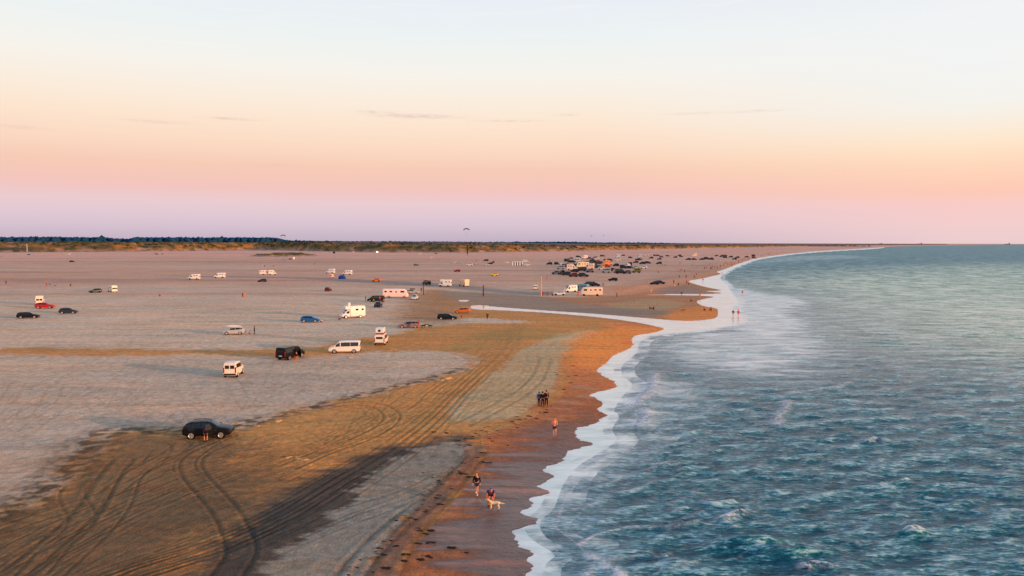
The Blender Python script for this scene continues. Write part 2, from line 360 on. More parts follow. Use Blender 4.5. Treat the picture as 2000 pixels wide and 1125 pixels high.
# sand beyond the stream
zone([(930, 590), (890, 572), (960, 574), (1060, 580), (1180, 578), (1300, 560), (1400, 530), (1450, 512), (1480, 520), (1430, 560), (1440, 600), (1400, 640), (1200, 625), (1000, 606)], A3(158, 112, 76), 4, 4, 1.0, 0.3, wl, 60)
zone([(905, 594), (880, 582), (850, 570), (900, 570), (980, 574), (1060, 582), (1120, 592), (1200, 600), (1290, 605), (1300, 613), (1200, 617), (1040, 606), (960, 600)], A3(122, 102, 84), 4, 3, 0.8, 0.6)
zone([(1180, 594), (1250, 586), (1320, 588), (1330, 600), (1290, 606), (1200, 602)], A3(160, 138, 104), 3, 4, 0.7, 0.2, ws)
zone([(1320, 626), (1300, 615), (1340, 600), (1390, 598), (1410, 610), (1400, 630)], A3(206, 128, 56), 2, 3, 0.8)
zone([(1060, 606), (1150, 602), (1210, 603), (1290, 608), (1310, 612), (1240, 615), (1150, 611)], A3(104, 86, 66), 3, 3, 0.7, 0.6)
zone([(1180, 562), (1260, 550), (1330, 537), (1400, 520), (1450, 505), (1480, 505), (1440, 516), (1380, 540), (1300, 562), (1260, 572), (1190, 574)], A3(190, 128, 90), 8, 6, 0.7, 0.3, wl, 80)
zone([(1290, 562), (1340, 558), (1370, 566), (1400, 572), (1330, 572), (1280, 570)], A3(112, 96, 88), 4, 4, 0.6, 0.6)
zone([(1270, 546), (1340, 535), (1400, 522), (1410, 526), (1340, 541), (1280, 550)], A3(128, 120, 108), 6, 4, 0.5, 0.5)

# wheel tracks ------------------------------------------------------------
trk = np.zeros(len(X)); trkh = np.zeros(len(X))
def rut(world_pts, s=1.0, wid=0.12):
    p = world_pts
    k = (X > p[:, 0].min() - 1.5) & (X < p[:, 0].max() + 1.5) & (Y > p[:, 1].min() - 1.5) & (Y < p[:, 1].max() + 1.5)
    if k.sum() == 0: return
    d = seg_dist(X[k], Y[k], p, chunk=1200)
    sg = np.maximum(wid, 0.45 * np.minimum(cell[k], 2.0)); a = 0.5 * s * wid / sg
    core = np.exp(-(d / sg) ** 2); berm = np.exp(-((d - 2.1 * sg) / (0.8 * sg)) ** 2)
    trk[k] = np.maximum(trk[k], core * a); trkh[k] += (-0.05 * core + 0.035 * berm) * a
def track(px_pts, s=1.0, gauge=0.8, wid=0.12, jit=0.0):
    c = pz(px_pts, 10) if not isinstance(px_pts, np.ndarray) else px_pts
    t = np.gradient(c, axis=0); t /= np.linalg.norm(t, axis=1)[:, None] + 1e-9; n = np.stack([-t[:, 1], t[:, 0]], 1)
    for sgn in (-1, 1): rut(c + n * sgn * gauge, s, wid)
r2 = random.Random(4)
main = [(-40, 1170), (120, 1075), (300, 985), (470, 925), (620, 885), (735, 842), (815, 800), (880, 758), (940, 712), (975, 678), (990, 652), (1000, 630)]
for k in range(20):
    o = r2.gauss(0, 1); sp = [(x + o * (62 if y > 900 else 30 if y > 750 else 13) + r2.gauss(0, 10), y + o * (14 if y > 900 else 6) + r2.gauss(0, 4) * (y - 600) / 400) for x, y in main]
    a = r2.choice([0, 0, 0, 1, 2, 3]); track(sp[a:], r2.choice([.25, .35, .45, .9]), wid=.10)
main2 = [(60, 1200), (250, 1120), (420, 1065), (560, 1000), (660, 940), (760, 880), (840, 820), (900, 760), (950, 715), (985, 680), (1000, 650), (1010, 625)]
for k in range(8):
    o = r2.gauss(0, 1); sp = [(x + o * 28 * (y - 560) / 400, y + o * 9 + r2.gauss(0, 2)) for x, y in main2]
    track(sp, r2.uniform(0.5, 1.1))
track([(400, 1200), (440, 1130), (470, 1080), (462, 1040), (440, 1000), (410, 965), (380, 930), (372, 905), (392, 885), (440, 865)], 1.2, 0.85, 0.15)
track([(380, 935), (360, 915), (372, 892), (420, 862), (450, 850)], 0.8)
track([(560, 915), (640, 880), (710, 856), (752, 832), (765, 812), (742, 795), (690, 788), (610, 800)], 1.3, 0.85, 0.15)
track([(60, 1125), (110, 1070), (160, 1020), (140, 970), (150, 950)], 0.9)
track([(20, 1130), (140, 1030), (180, 985), (215, 930), (240, 900)], 1.1, 0.8, 0.2)
track([(80, 1140), (190, 1040), (230, 990), (260, 930), (330, 890), (360, 865)], 0.9)
track([(220, 960), (300, 900), (350, 880), (345, 865), (310, 860)], 0.8)
track([(1065, 700), (1050, 735), (1020, 765), (960, 800), (900, 830)], 0.9, 0.9, 0.22)
track([(1040, 690), (1035, 720), (1010, 750), (950, 785)], 0.8, 0.9)
track([(930, 890), (860, 960), (780, 1020), (710, 1090), (650, 1180)], 1.2, 0.8, 0.2)
track([(930, 880), (880, 945), (830, 1000), (780, 1060), (740, 1140)], 1.0, 0.9, 0.24)
track([(560, 1050), (680, 1000), (800, 960), (860, 930)], 0.7); track([(520, 1080), (640, 1030), (760, 985), (840, 950)], 0.5)
for k in range(26):      # criss-cross on the pale flats
    x0, y0 = r2.uniform(-60, 700), r2.uniform(700, 900); a0 = r2.uniform(-0.5, 0.5); pts = []
    for j in range(6): pts.append((x0 + j * 50 * math.cos(a0), y0 - j * 20 * math.sin(a0 + j * r2.uniform(-.25, .25)) - j * 4))
    track(pts, r2.uniform(0.2, 0.5), wid=0.13)
for k in range(14):
    x0, y0 = r2.uniform(-60, 250), r2.uniform(720, 960); a0 = r2.uniform(0.2, 0.9)
    track([(x0 + j * 28 * math.cos(a0), y0 - j * 26 * math.sin(a0) + j * j * r2.uniform(-1, 2)) for j in range(5)], r2.uniform(0.3, 0.6), wid=0.14)
for k in range(26):      # wandering single passes between the parked vehicles
    x0, y0 = r2.uniform(0, 900), r2.uniform(600, 800); a0 = r2.uniform(0, 3.1); pts = []
    for j in range(7): pts.append((x0, y0)); x0 += 34 * math.cos(a0); y0 -= 9 * math.sin(a0); a0 += r2.uniform(-.5, .5)
    track(pts, r2.uniform(0.25, 0.6), wid=0.12)
for k in range(12):
    x0, y0 = r2.uniform(700, 900), r2.uniform(560, 600)
    track([(1010 + r2.uniform(-50, 60), 625), (980, 640 + r2.uniform(-6, 10)), (900 - 40 * k / 12, 650 + r2.uniform(-5, 14)), (780 - 12 * k, 660 + r2.uniform(-6, 16)), (600 - 10 * k, 676 + r2.uniform(-8, 10))], r2.uniform(0.3, 0.7))
for k in range(10):
    o = r2.uniform(-8, 8); track([(1180, 570 + o), (1230, 557 + o * .6), (1280, 545 + o * .5), (1340, 528 + o * .4), (1400, 512 + o * .3)], 0.8, 0.9, 0.3)
C *= (1 - 0.62 * np.clip(trk, 0, 1.2))[:, None]
Z = base_z(S)
inl = sstep(S, 1.0, 12.0)
nearr = sstep(dist, 420, 120)
bump_geo = 0.05 * fbm(X / 3.2, Y / 3.2, 3, 0.55, 31.0) + 0.035 * wy * sstep(dist, 160, 60)
Z = Z + np.where(onl, inl, 0) * (bump_geo * (1 - 0.6 * fm) * nearr + trkh * 1.0 + rel)
Z = Z + np.where(dist > 25000, 0, 0)
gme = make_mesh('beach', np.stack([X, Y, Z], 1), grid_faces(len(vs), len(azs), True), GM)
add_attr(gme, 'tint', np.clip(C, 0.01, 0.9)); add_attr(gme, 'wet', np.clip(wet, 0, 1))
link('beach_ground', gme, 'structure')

# ------------------------------------------------------------------ sea
SM, s_, sb = material('sea_water')
fo = s_.new('ShaderNodeAttribute', attribute_name='foam').outputs['Fac']
mk = s_.new('ShaderNodeAttribute', attribute_name='foam_sheen').outputs['Fac']
cm_ = s_.new('ShaderNodeAttribute', attribute_name='calm').outputs['Fac']
geo = s_.new('ShaderNodeNewGeometry').outputs['Position']
sp_ = s_.new('ShaderNodeSeparateXYZ'); s_.link(geo, sp_.inputs[0])
dd = s_.m('SQRT', s_.m('ADD', s_.m('POWER', sp_.outputs[0], 2.0), s_.m('POWER', sp_.outputs[1], 2.0)))
mp = s_.new('ShaderNodeMapping'); mp.inputs['Rotation'].default_value = (0, 0, R(-7)); mp.inputs['Scale'].default_value = (0.33, 1.0, 1.0); s_.link(geo, mp.inputs[0])
w1 = s_.noise(mp.outputs[0], 1.55, 4, 0.62, 0.5); w2 = s_.noise(mp.outputs[0], 5.5, 3, 0.6, 0.3); w3 = s_.noise(mp.outputs[0], 0.34, 5, 0.66, 0.5)
hgt = s_.m('ADD', s_.m('MULTIPLY', w1, 0.34), s_.m('MULTIPLY', w2, 0.08))
hgt = s_.m('ADD', hgt, s_.m('MULTIPLY', s_.m('MULTIPLY', w3, 2.6), s_.maprange(dd, 60, 350, 0.1, 1.0)))
bmp = s_.new('ShaderNodeBump'); bmp.inputs['Distance'].default_value = 1.0; s_.link(hgt, bmp.inputs['Height'])
s_.link(s_.m('MULTIPLY', s_.maprange(cm_, 0, 1, 1.0, 0.05), 0.8), bmp.inputs['Strength'])
s_.link(bmp.outputs[0], sb.inputs['Normal'])
cr_ = s_.new('ShaderNodeAttribute', attribute_name='crest').outputs['Fac']; tb = s_.new('ShaderNodeAttribute', attribute_name='turb_sheen').outputs['Fac']
fn = s_.noise(geo, 2.6, 5, 0.65); fn2 = s_.noise(mp.outputs[0], 0.45, 6, 0.68, 0.3)
foam = s_.m('MULTIPLY', fo, s_.maprange(fn, 0.40, 0.58, 0.0, 1.0), clamp=True)
mm = s_.maprange(s_.m('ADD', s_.m('MULTIPLY', s_.m('SUBTRACT', fn2, 0.5), 2.2), s_.m('MULTIPLY', mk, 1.9)), 0.62, 1.25, 0.0, 1.0)
# ripple: lit wave backs and dark troughs painted into the colour, from the modelled chop close by and wider wave trains further out
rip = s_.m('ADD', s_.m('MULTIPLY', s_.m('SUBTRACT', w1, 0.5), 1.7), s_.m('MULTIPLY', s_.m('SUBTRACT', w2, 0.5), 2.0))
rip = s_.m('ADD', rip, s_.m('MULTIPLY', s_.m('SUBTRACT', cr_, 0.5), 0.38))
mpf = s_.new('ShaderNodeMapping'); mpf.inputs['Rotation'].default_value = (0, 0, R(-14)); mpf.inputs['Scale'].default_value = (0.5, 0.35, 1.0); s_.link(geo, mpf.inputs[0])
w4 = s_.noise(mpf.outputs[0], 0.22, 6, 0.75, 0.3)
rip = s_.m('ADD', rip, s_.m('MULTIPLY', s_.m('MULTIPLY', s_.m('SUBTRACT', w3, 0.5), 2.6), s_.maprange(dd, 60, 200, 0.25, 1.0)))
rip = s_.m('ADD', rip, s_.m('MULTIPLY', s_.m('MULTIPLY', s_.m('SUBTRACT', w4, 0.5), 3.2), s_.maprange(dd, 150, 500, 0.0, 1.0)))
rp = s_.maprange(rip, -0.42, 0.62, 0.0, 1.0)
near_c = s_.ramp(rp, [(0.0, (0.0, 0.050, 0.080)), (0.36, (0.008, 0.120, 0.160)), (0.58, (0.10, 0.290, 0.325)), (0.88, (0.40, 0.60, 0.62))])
sandy = s_.ramp(rp, [(0.0, (0.09, 0.25, 0.21)), (0.33, (0.38, 0.56, 0.44)), (0.58, (0.70, 0.83, 0.64)), (0.85, (0.95, 0.97, 0.80))])  # sandy shallows, with pale sky sheen put into the water colour
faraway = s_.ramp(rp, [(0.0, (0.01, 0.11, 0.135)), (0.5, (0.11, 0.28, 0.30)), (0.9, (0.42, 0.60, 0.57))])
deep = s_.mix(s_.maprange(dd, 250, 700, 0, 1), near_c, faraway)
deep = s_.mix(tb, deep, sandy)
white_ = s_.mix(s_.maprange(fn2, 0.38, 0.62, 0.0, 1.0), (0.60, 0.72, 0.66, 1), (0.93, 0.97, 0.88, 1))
deep = s_.mix(s_.m('MULTIPLY', mk, 0.9, clamp=True), deep, s_.mix(rp, (0.14, 0.33, 0.38, 1), (0.74, 0.86, 0.88, 1)))  # calm shallows: the bright sky's reflection put into the base colour
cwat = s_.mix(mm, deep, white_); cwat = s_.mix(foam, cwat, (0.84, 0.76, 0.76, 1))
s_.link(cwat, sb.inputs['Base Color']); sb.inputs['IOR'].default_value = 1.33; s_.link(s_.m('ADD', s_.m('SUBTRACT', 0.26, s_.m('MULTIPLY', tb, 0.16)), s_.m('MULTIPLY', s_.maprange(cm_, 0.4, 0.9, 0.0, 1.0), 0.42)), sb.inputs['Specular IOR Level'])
s_.link(s_.m('MAXIMUM', s_.m('MULTIPLY', s_.maprange(dd, 60, 600, 0.12, 0.5), s_.maprange(cm_, 0.4, 0.9, 1.0, 0.6)), s_.m('MULTIPLY', foam, 0.8)), sb.inputs['Roughness'])

vs2 = np.concatenate([[1200, 900, 700, 560, 480, 430, 395, 372], np.arange(356, 30, -0.62), np.arange(30, 6, -0.5), np.geomspace(6, 0.22, 60)])
az2 = np.concatenate([np.arctan((np.arange(905, 2030, 2.05) - 1000) / FPX), np.arctan((np.arange(2030, 2700, 14) - 1000) / FPX), np.linspace(th(2700), R(178), 30)])
rr2 = CAM_H * 768.0 / vs2
A, RR = np.meshgrid(az2, rr2); RRc = np.where(np.abs(A) < 1.1, RR / np.maximum(np.cos(A), 0.45), RR / 0.45)
sx = (RRc * np.sin(A)).ravel(); sy = (RRc * np.cos(A)).ravel(); scell = np.repeat(np.abs(np.gradient(rr2)), len(az2))
sS = -land_sd(sx, sy)                       # distance out to sea
sd_ = np.hypot(sx, sy)
nw = fbm(sx / 5, sy / 5, 4, 0.55, 2.0); nws = fbm(sx / 10, sy / 2.2, 4, 0.6, 6.0)
def spoly(pts, w, amp, nz=None, margin=25):
    return sstep(sdf(sx, sy, spline(P(pts), 4), margin) + amp * (nw if nz is None else nz), -w, w)
# swash: thin foam film up to the first broken wave, mirrored sky painted in
sw = spoly([(980, 1300), (1160, 1300), (1130, 1125), (1150, 1100), (1140, 1072), (1095, 1045), (1085, 1022), (1110, 995), (1125, 950), (1150, 915), (1190, 888), (1225, 862), (1216, 838), (1228, 815), (1218, 800), (1232, 775), (1250, 752), (1228, 732), (1230, 712), (1255, 690), (1262, 668), (1300, 655), (1360, 648), (1420, 640), (1470, 628), (1440, 605),
            (1450, 590), (1435, 572), (1425, 556), (1412, 545), (1420, 533), (1448, 520), (1500, 504), (1600, 492.5), (1720, 485), (1720, 482), (1500, 492), (1350, 520), (1200, 560), (850, 590), (850, 630), (1150, 680), (900, 1000)], 1.8, 2.2)
foam_sheen2 = spoly([(1300, 655), (1420, 640), (1500, 640), (1600, 655), (1640, 680), (1600, 715), (1500, 740), (1400, 730), (1330, 710), (1270, 690)], 6, 9, nws)
foam_sheen3 = spoly([(1430, 560), (1500, 572), (1580, 585), (1560, 610), (1600, 640), (1540, 660), (1430, 650), (1400, 610), (1410, 575)], 6, 8, nws)
foam_sheen4 = spoly([(1120, 900), (1215, 862), (1230, 800), (1260, 740), (1400, 760), (1330, 830), (1300, 860), (1200, 920), (1150, 1000), (1180, 1070), (1140, 1080), (1090, 1030)], 3, 4, nws)
foam_sheen5 = spoly([(1540, 500), (1640, 498), (1700, 503), (1600, 508), (1500, 514), (1460, 520), (1440, 522), (1470, 508)], 20, 25, nws, 60)
sgr = sstep(sd_, 55, 130)
swb = sw * (0.72 + 0.28 * sgr)
foam_sheen = np.clip(np.maximum.reduce([swb, foam_sheen2 * 0.50, foam_sheen3 * 0.56, foam_sheen4 * 0.42, foam_sheen5 * 0.34]), 0, 1)
calm = np.clip(np.maximum.reduce([sw * 0.96, foam_sheen2 * 0.30, foam_sheen3 * 0.35, foam_sheen4 * 0.15]), 0, 1)
turb_sheen = np.clip(sstep(sd_ + 30 * fbm(sx / 90, sy / 90, 3, 0.5, 61.0), 92, 215) * (1 - sstep(sd_ - 1.7 * np.maximum(sS, 0) + 90 * fbm(sx / 200, sy / 200, 3, 0.5, 63.0), 240, 620)) * (0.25 + 0.75 * sstep(sS, 8, 75)), 0, 1)
foamv = np.zeros(len(sx)); hgt_add = np.zeros(len(sx))
def fline(pts, wd, s=1.0, h=0.0):
    p = spline(P(pts), 5)
    k = (sx > p[:, 0].min() - 5) & (sx < p[:, 0].max() + 5) & (sy > p[:, 1].min() - 5) & (sy < p[:, 1].max() + 5)
    d = seg_dist(sx[k], sy[k], p); e = np.exp(-((d + 0.3 * wd * nw[k]) / wd) ** 2)
    foamv[k] = np.maximum(foamv[k], s * e); hgt_add[k] = np.maximum(hgt_add[k], h * np.exp(-(d / (wd * 1.5)) ** 2))
# breaking crests and edges of old foam
fline([(1210, 1125), (1195, 1112), (1180, 1108)], 0.4, 1.1, 0.25); fline([(1163, 1092), (1150, 1086)], 0.35, 1.0, 0.2)
fline([(1414, 1016), (1430, 1010), (1446, 1003)], 0.36, 1.2, 0.30); fline([(1572, 1108), (1590, 1102), (1610, 1106)], 0.36, 1.2, 0.28)
fline([(1385, 986), (1410, 983), (1430, 980)], 0.22, 0.7, 0.22)
fline([(1515, 830), (1522, 812), (1532, 800), (1538, 782)], 0.6, 0.75, 0.15); fline([(1512, 828), (1530, 834)], 0.5, 0.8, .2)
fline([(1545, 768), (1580, 764), (1625, 758), (1662, 748)], 0.5, 0.6, 0.2)
fline([(1228, 795), (1245, 784), (1262, 772), (1275, 755), (1278, 732)], 0.8, 1.0, 0.3); fline([(1250, 830), (1262, 818), (1258, 800)], 0.8, 0.9, 0.3)
fline([(1128, 1065), (1160, 1048), (1190, 1040), (1225, 1032)], 0.15, 0.7, 0.15); fline([(1775, 1040), (1783, 1038)], 0.4, 1.0, 0.4); fline([(1696, 864), (1712, 860), (1728, 864)], 0.4, 0.7, 0.3)
fline([(1470, 645), (1495, 662), (1530, 680), (1580, 700)], 1.2, 0.55, 0.1)
fline([(1088, 1020), (1100, 985), (1125, 945), (1150, 912), (1190, 890)], 0.12, 0.45); fline([(1040, 1110), (1070, 1088), (1088, 1075)], 0.06, 0.6); fline([(1093, 1010), (1080, 1020), (1092, 1036), (1130, 1065), (1147, 1090)], 0.06, 0.6)
fline([(1155, 910), (1200, 885), (1260, 880), (1330, 868)], 0.22, 0.35, 0.16)
for pp in [[(1140, 1125), (1170, 1100), (1210, 1092)], [(1230, 1032), (1300, 1030), (1360, 1020)]]: fline(pp, 0.3, 0.4, 0.2)
edge_s = np.exp(-((sS - 0.15) / 0.3) ** 2); foamv = np.maximum(foamv, edge_s * 0.5)
r3 = random.Random(9)
for k in range(60):
    x0, y0 = r3.uniform(1300, 2050), r3.uniform(560, 1120); L_ = r3.uniform(4, 16)
    fline([(x0, y0), (x0 + L_ * .5, y0 - 1), (x0 + L_, y0 - 3)], r3.uniform(0.15, 0.3), r3.uniform(0.2, 0.55), 0.1)
for k in range(40):
    x0, y0 = r3.uniform(1100, 1330), r3.uniform(700, 1120); L_ = r3.uniform(20, 70)
    fline([(x0, y0), (x0 + L_ * .5, y0 - L_ * .12), (x0 + L_, y0 - L_ * .3)], 0.2, r3.uniform(0.1, 0.4), 0.12)

amp_sh = sstep(sS, 0.6, 11.0) * (1 - 0.85 * calm)
zz = np.zeros(len(sx)); dx = np.zeros(len(sx)); dy = np.zeros(len(sx))
rw = np.random.default_rng(5)
patch = 0.75 + 0.5 * fbm(sx / 30, sy / 30, 3, 0.5, 44.0)
for i in range(70):
    lam = 0.55 * (6.5 / 0.55) ** (rw.random() ** 1.1); k = 2 * math.pi / lam
    a = 0.0060 * lam ** 0.85 * (1.25 if lam < 2.5 else 0.9); th_ = R(-90 + 9) + rw.normal() * R(24)
    kx, ky = math.cos(th_) * k, math.sin(th_) * k; ph = rw.random() * 6.283
    fade = np.clip(lam / (2.2 * scell) - 1.0, 0, 1).astype(np.float32)
    if lam < 40: pass
    wv = (kx * sx + ky * sy + ph).astype(np.float32); cs = np.cos(wv) * fade; sn = np.sin(wv) * fade
    zz += a * cs; dx -= 0.9 * a * sn * math.cos(th_); dy -= 0.9 * a * sn * math.sin(th_)
zz *= patch; crest_n = zz / (3.0 * zz[(sd_ < 90)].std()) * (1 - calm)
hgt_add[:] = hgt_add
darkw = [(1475, 1066, 1.3, 0.6), (1890, 830, 1.5, 0.35), (1530, 1080, 1.2, 0.4), (1780, 1045, .8, .3)]
for (px_, py_, wd, h) in darkw:
    c0 = P([(px_, py_)])[0]; hgt_add = np.maximum(hgt_add, h * np.exp(-(((sx - c0[0]) / (wd * 1.7)) ** 2 + ((sy - c0[1]) / (wd * .7)) ** 2)))
far_amp = sstep(sd_, 1.0, 2.0)
Zs = 0.012 + amp_sh * (zz + hgt_add) + 0.35 * hgt_add * (1 - amp_sh) * sstep(sS, 0.5, 4)
sX = sx + amp_sh * dx; sY = sy + amp_sh * dy
F = grid_faces(len(vs2), len(az2)); keep = (sS[F] > -2.5).any(1); F = F[keep]
used = np.zeros(len(sx), bool); used[F.ravel()] = True; remap = np.cumsum(used) - 1
sme = make_mesh('sea', np.stack([sX, sY, Zs], 1)[used], remap[F], SM)
add_attr(sme, 'foam', np.clip(foamv, 0, 1.5)[used]); add_attr(sme, 'foam_sheen', foam_sheen[used]); add_attr(sme, 'calm', calm[used])
add_attr(sme, 'turb_sheen', turb_sheen[used]); add_attr(sme, 'crest', np.clip(0.5 + crest_n, 0, 1)[used])
link('sea', sme, 'structure')

# ------------------------------------------------------------------ dunes behind the beach
DM, d_, db = material('dune_grass_and_sand')
geo = d_.new('ShaderNodeNewGeometry'); pos = geo.outputs['Position']
mpd = d_.new('ShaderNodeMapping'); mpd.inputs['Scale'].default_value = (0.5, 0.5, 1.6); d_.link(pos, mpd.inputs[0])
m1 = d_.noise(mpd.outputs[0], 0.022, 5, 0.62); m2 = d_.noise(mpd.outputs[0], 0.09, 5, 0.65); m3 = d_.noise(mpd.outputs[0], 0.045, 4, 0.6, 0.6)
back = d_.new('ShaderNodeAttribute', attribute_name='inland').outputs['Fac']
sandk = d_.new('ShaderNodeAttribute', attribute_name='sandy').outputs['Fac']
grass = d_.ramp(m2, [(0.30, (0.030, 0.036, 0.024)), (0.40, (0.085, 0.070, 0.026)), (0.47, (0.20, 0.115, 0.034)), (0.56, (0.36, 0.155, 0.035)), (0.68, (0.50, 0.21, 0.06))])
grass = d_.mix(d_.maprange(m1, 0.42, 0.60, 0, 0.7), grass, (0.045, 0.060, 0.036, 1))
grass = d_.mix(back, grass, d_.mix(d_.maprange(m1, 0.4, 0.6, 0, 1), (0.15, 0.095, 0.085, 1), (0.26, 0.16, 0.13, 1)))
sandc = d_.mix(m2, (0.38, 0.22, 0.16, 1), (0.56, 0.34, 0.24, 1))
sm = d_.m('ADD', d_.maprange(m3, 0.60, 0.66, 0, 0.8), sandk, clamp=True)
d_.link(d_.mix(sm, grass, sandc), db.inputs['Base Color']); db.inputs['Roughness'].default_value = 0.95; db.inputs['Specular IOR Level'].default_value = 0.1
bm_ = d_.new('ShaderNodeBump'); bm_.inputs['Distance'].default_value = 6.0; bm_.inputs['Strength'].default_value = 0.8; d_.link(m2, bm_.inputs['Height']); d_.link(bm_.outputs[0], db.inputs['Normal'])
BASE = [(-900, 496), (-300, 494), (0, 493.5), (150, 492.5), (300, 491.5), (430, 489.5), (540, 489), (640, 491.5), (740, 493), (860, 493.5), (960, 493), (1060, 491.5), (1150, 489.5), (1230, 488), (1300, 486.5), (1380, 484.6), (1480, 482.6), (1600, 480.6), (1700, 479.2), (1780, 478.4), (1850, 477.8)]
bl = spline(P(BASE, 0.28), 70)
nC = len(bl)
dirs = bl / np.linalg.norm(bl, axis=1)[:, None]
off = np.concatenate([[-6, 0, 8, 18, 30, 44, 60, 78, 98, 120, 145, 172, 202, 236, 275, 320, 370, 430, 500, 600, 740, 950, 1300, 1900, 3000, 5000, 9000, 16000]])
bx = bl[:, 0][None] + dirs[:, 0][None] * off[:, None]; by = bl[:, 1][None] + dirs[:, 1][None] * off[:, None]
bx = bx.ravel(); by = by.ravel(); O = np.repeat(off, nC); B0 = np.tile(np.linalg.norm(bl, axis=1), len(off))
scale = np.clip(B0 / 1500, 0.8, 2.5)
n_big = fbm(bx / 160, by / 220, 3, 0.5, 3.3); n_mid = 1 - 2.4 * np.abs(fbm(bx / (55 * scale ** 2), by / (70 * scale), 3, 0.55, 9.9)); n_sml = fbm(bx / 16, by / 22, 3, 0.6, 5.2)
env = sstep(O + 25 * n_big, 0, 60) * (1 - 0.55 * sstep(O, 250, 800))
dz = env * (8.2 + 5.0 * n_big + 4.6 * n_mid * (1 - sstep(O, 400, 1000)) + 1.8 * n_sml * (1 - sstep(O, 200, 500)))
dz = np.where(O < 0, -1.0, np.maximum(dz, 0.05) + 0.1)
dz = np.minimum(dz * 1.35, 17.6 + 0.5 * n_sml + 0.8 * n_big)
dz = np.where(O > 900, 16.5 + 0.7 * n_big + 3.0 * sstep(O, 1200, 3200), dz)
pxx = np.tile(1000 + 1500 * bl[:, 0] / bl[:, 1], len(off)); dz = np.where(O > 0, dz * (1 - 0.30 * sstep(pxx + 40 * n_big, 900, 1120) * (1 - 0.3 * sstep(O, 3000, 6000))), dz)
B1 = np.tile(np.linalg.norm(bl, axis=1), len(off)) + O; dz = dz * np.clip(1.12 - (B0 - 1500) / 9000, 0.4, 1)
dme = make_mesh('dunes', np.stack([bx, by, dz], 1), grid_faces(len(off), nC)[:, ::-1], DM)
add_attr(dme, 'inland', sstep(O, 350, 800)); add_attr(dme, 'sandy', 0.9 * (1 - sstep(O + 30 * n_sml + 18 * n_big, 2, 26)) + 0.0 * O)
link('dunes', dme, 'structure')

# low mound out on the flats
def mound(cx, cy, rx, ry, h, mat, name):
    x0, y0, z0 = place(cx, cy)
    u = np.linspace(-1.15, 1.15, 60); U, V = np.meshgrid(u, u); nn = fbm(U * 3 + cx, V * 2.2, 4, 0.6, 2.0)
    z = h * np.clip((1 - (U ** 2 + V ** 2)) * 1.0 + 0.9 * nn, -0.15, 1) * sstep(1.25 - np.hypot(U, V), 0, 0.5)
    me = make_mesh(name, np.stack([x0 + U.ravel() * rx, y0 + ry + V.ravel() * ry, z0 - 0.12 + z.ravel()], 1), grid_faces(60, 60)[:, ::-1], mat)
    add_attr(me, 'inland', np.zeros(3600)); add_attr(me, 'sandy', (0.9 * (1 - sstep((z / h).ravel() + 0.3 * nn.ravel(), 0.25, 0.5))))
    return link(name, me, 'structure')
mound(530, 501.5, 42, 60, 4.6, DM, 'sand_mound')

# ------------------------------------------------------------------ scrub on the dunes and the wood on the skyline
def blob_mesh(name, cs, rads, hs, mat, nseg=5):
    """many irregular leafy clumps joined (a mass nobody could count)"""
    base = bmesh.new(); bmesh.ops.create_icosphere(base, subdivisions=1, radius=1.0); bv = np.array([v.co[:] for v in base.verts]); bf = np.array([[l.index for l in f.verts] for f in base.faces]); base.free()
    n = len(cs); rg = np.random.default_rng(3)
    j = 1 + 0.35 * rg.standard_normal((n, len(bv), 1)); V = bv[None] * j * np.stack([rads, rads, hs], 1)[:, None, :] + np.asarray(cs)[:, None, :]
    Fc = (bf[None] + (np.arange(n) * len(bv))[:, None, None]).reshape(-1, 3)
    me = bpy.data.meshes.new(name); me.vertices.add(n * len(bv)); me.vertices.foreach_set('co', V.astype(np.float32).ravel()); me.loops.add(len(Fc) * 3); me.polygons.add(len(Fc))
    me.loops.foreach_set('vertex_index', Fc.astype(np.int32).ravel()); me.polygons.foreach_set('loop_start', np.arange(0, len(Fc) * 3, 3, dtype=np.int32)); me.update(calc_edges=True); me.materials.append(mat)
    return me
def plain(name, colr, rough=0.6, spec=0.3, coat=0.0, noise=0.0, metal=0.0):
    m, t, b = material(name); c = tuple(colr) + (1,)
    if noise:
        geo = t.new('ShaderNodeTexCoord').outputs['Object']; n = t.noise(geo, 3.0, 4, 0.6)
        k = t.maprange(n, 0.3, 0.7, 1 - noise, 1 + noise); cx = t.new('ShaderNodeCombineXYZ')
        for i in range(3): t.link(k, cx.inputs[i])
        t.link(t.vm('MULTIPLY', c[:3], cx.outputs[0]), b.inputs['Base Color'])
    else: b.inputs['Base Color'].default_value = c
    b.inputs['Roughness'].default_value = rough; b.inputs['Specular IOR Level'].default_value = spec; b.inputs['Coat Weight'].default_value = coat; b.inputs['Coat Roughness'].default_value = 0.06; b.inputs['Metallic'].default_value = metal
    return m
SC, t_, b_ = material('scrub'); gpos = t_.new('ShaderNodeNewGeometry').outputs['Position']; nn_ = t_.noise(gpos, 0.05, 4, 0.6)
t_.link(t_.ramp(nn_, [(0.35, (0.018, 0.032, 0.026)), (0.5, (0.045, 0.055, 0.022)), (0.65, (0.13, 0.085, 0.028))]), b_.inputs['Base Color']); b_.inputs['Roughness'].default_value = 0.9; b_.inputs['Specular IOR Level'].default_value = 0.1
k = (O > 20) & (O < 420); idx = np.nonzero(k)[0]; rg = np.random.default_rng(8); pick = rg.choice(idx, 3600, p=(lambda q: q / q.sum())(np.clip(0.15 + n_mid[idx] * 0.5 + n_big[idx], 0.02, 2)))
cs = np.stack([bx[pick] + rg.normal(0, 6, len(pick)), by[pick] + rg.normal(0, 6, len(pick)), dz[pick] + 0.1], 1); cs = cs[(cs[:, 1] > 900)]
rad = rg.uniform(1.0, 3.6, len(cs)); hh = rad * rg.uniform(0.3, 0.5, len(cs))
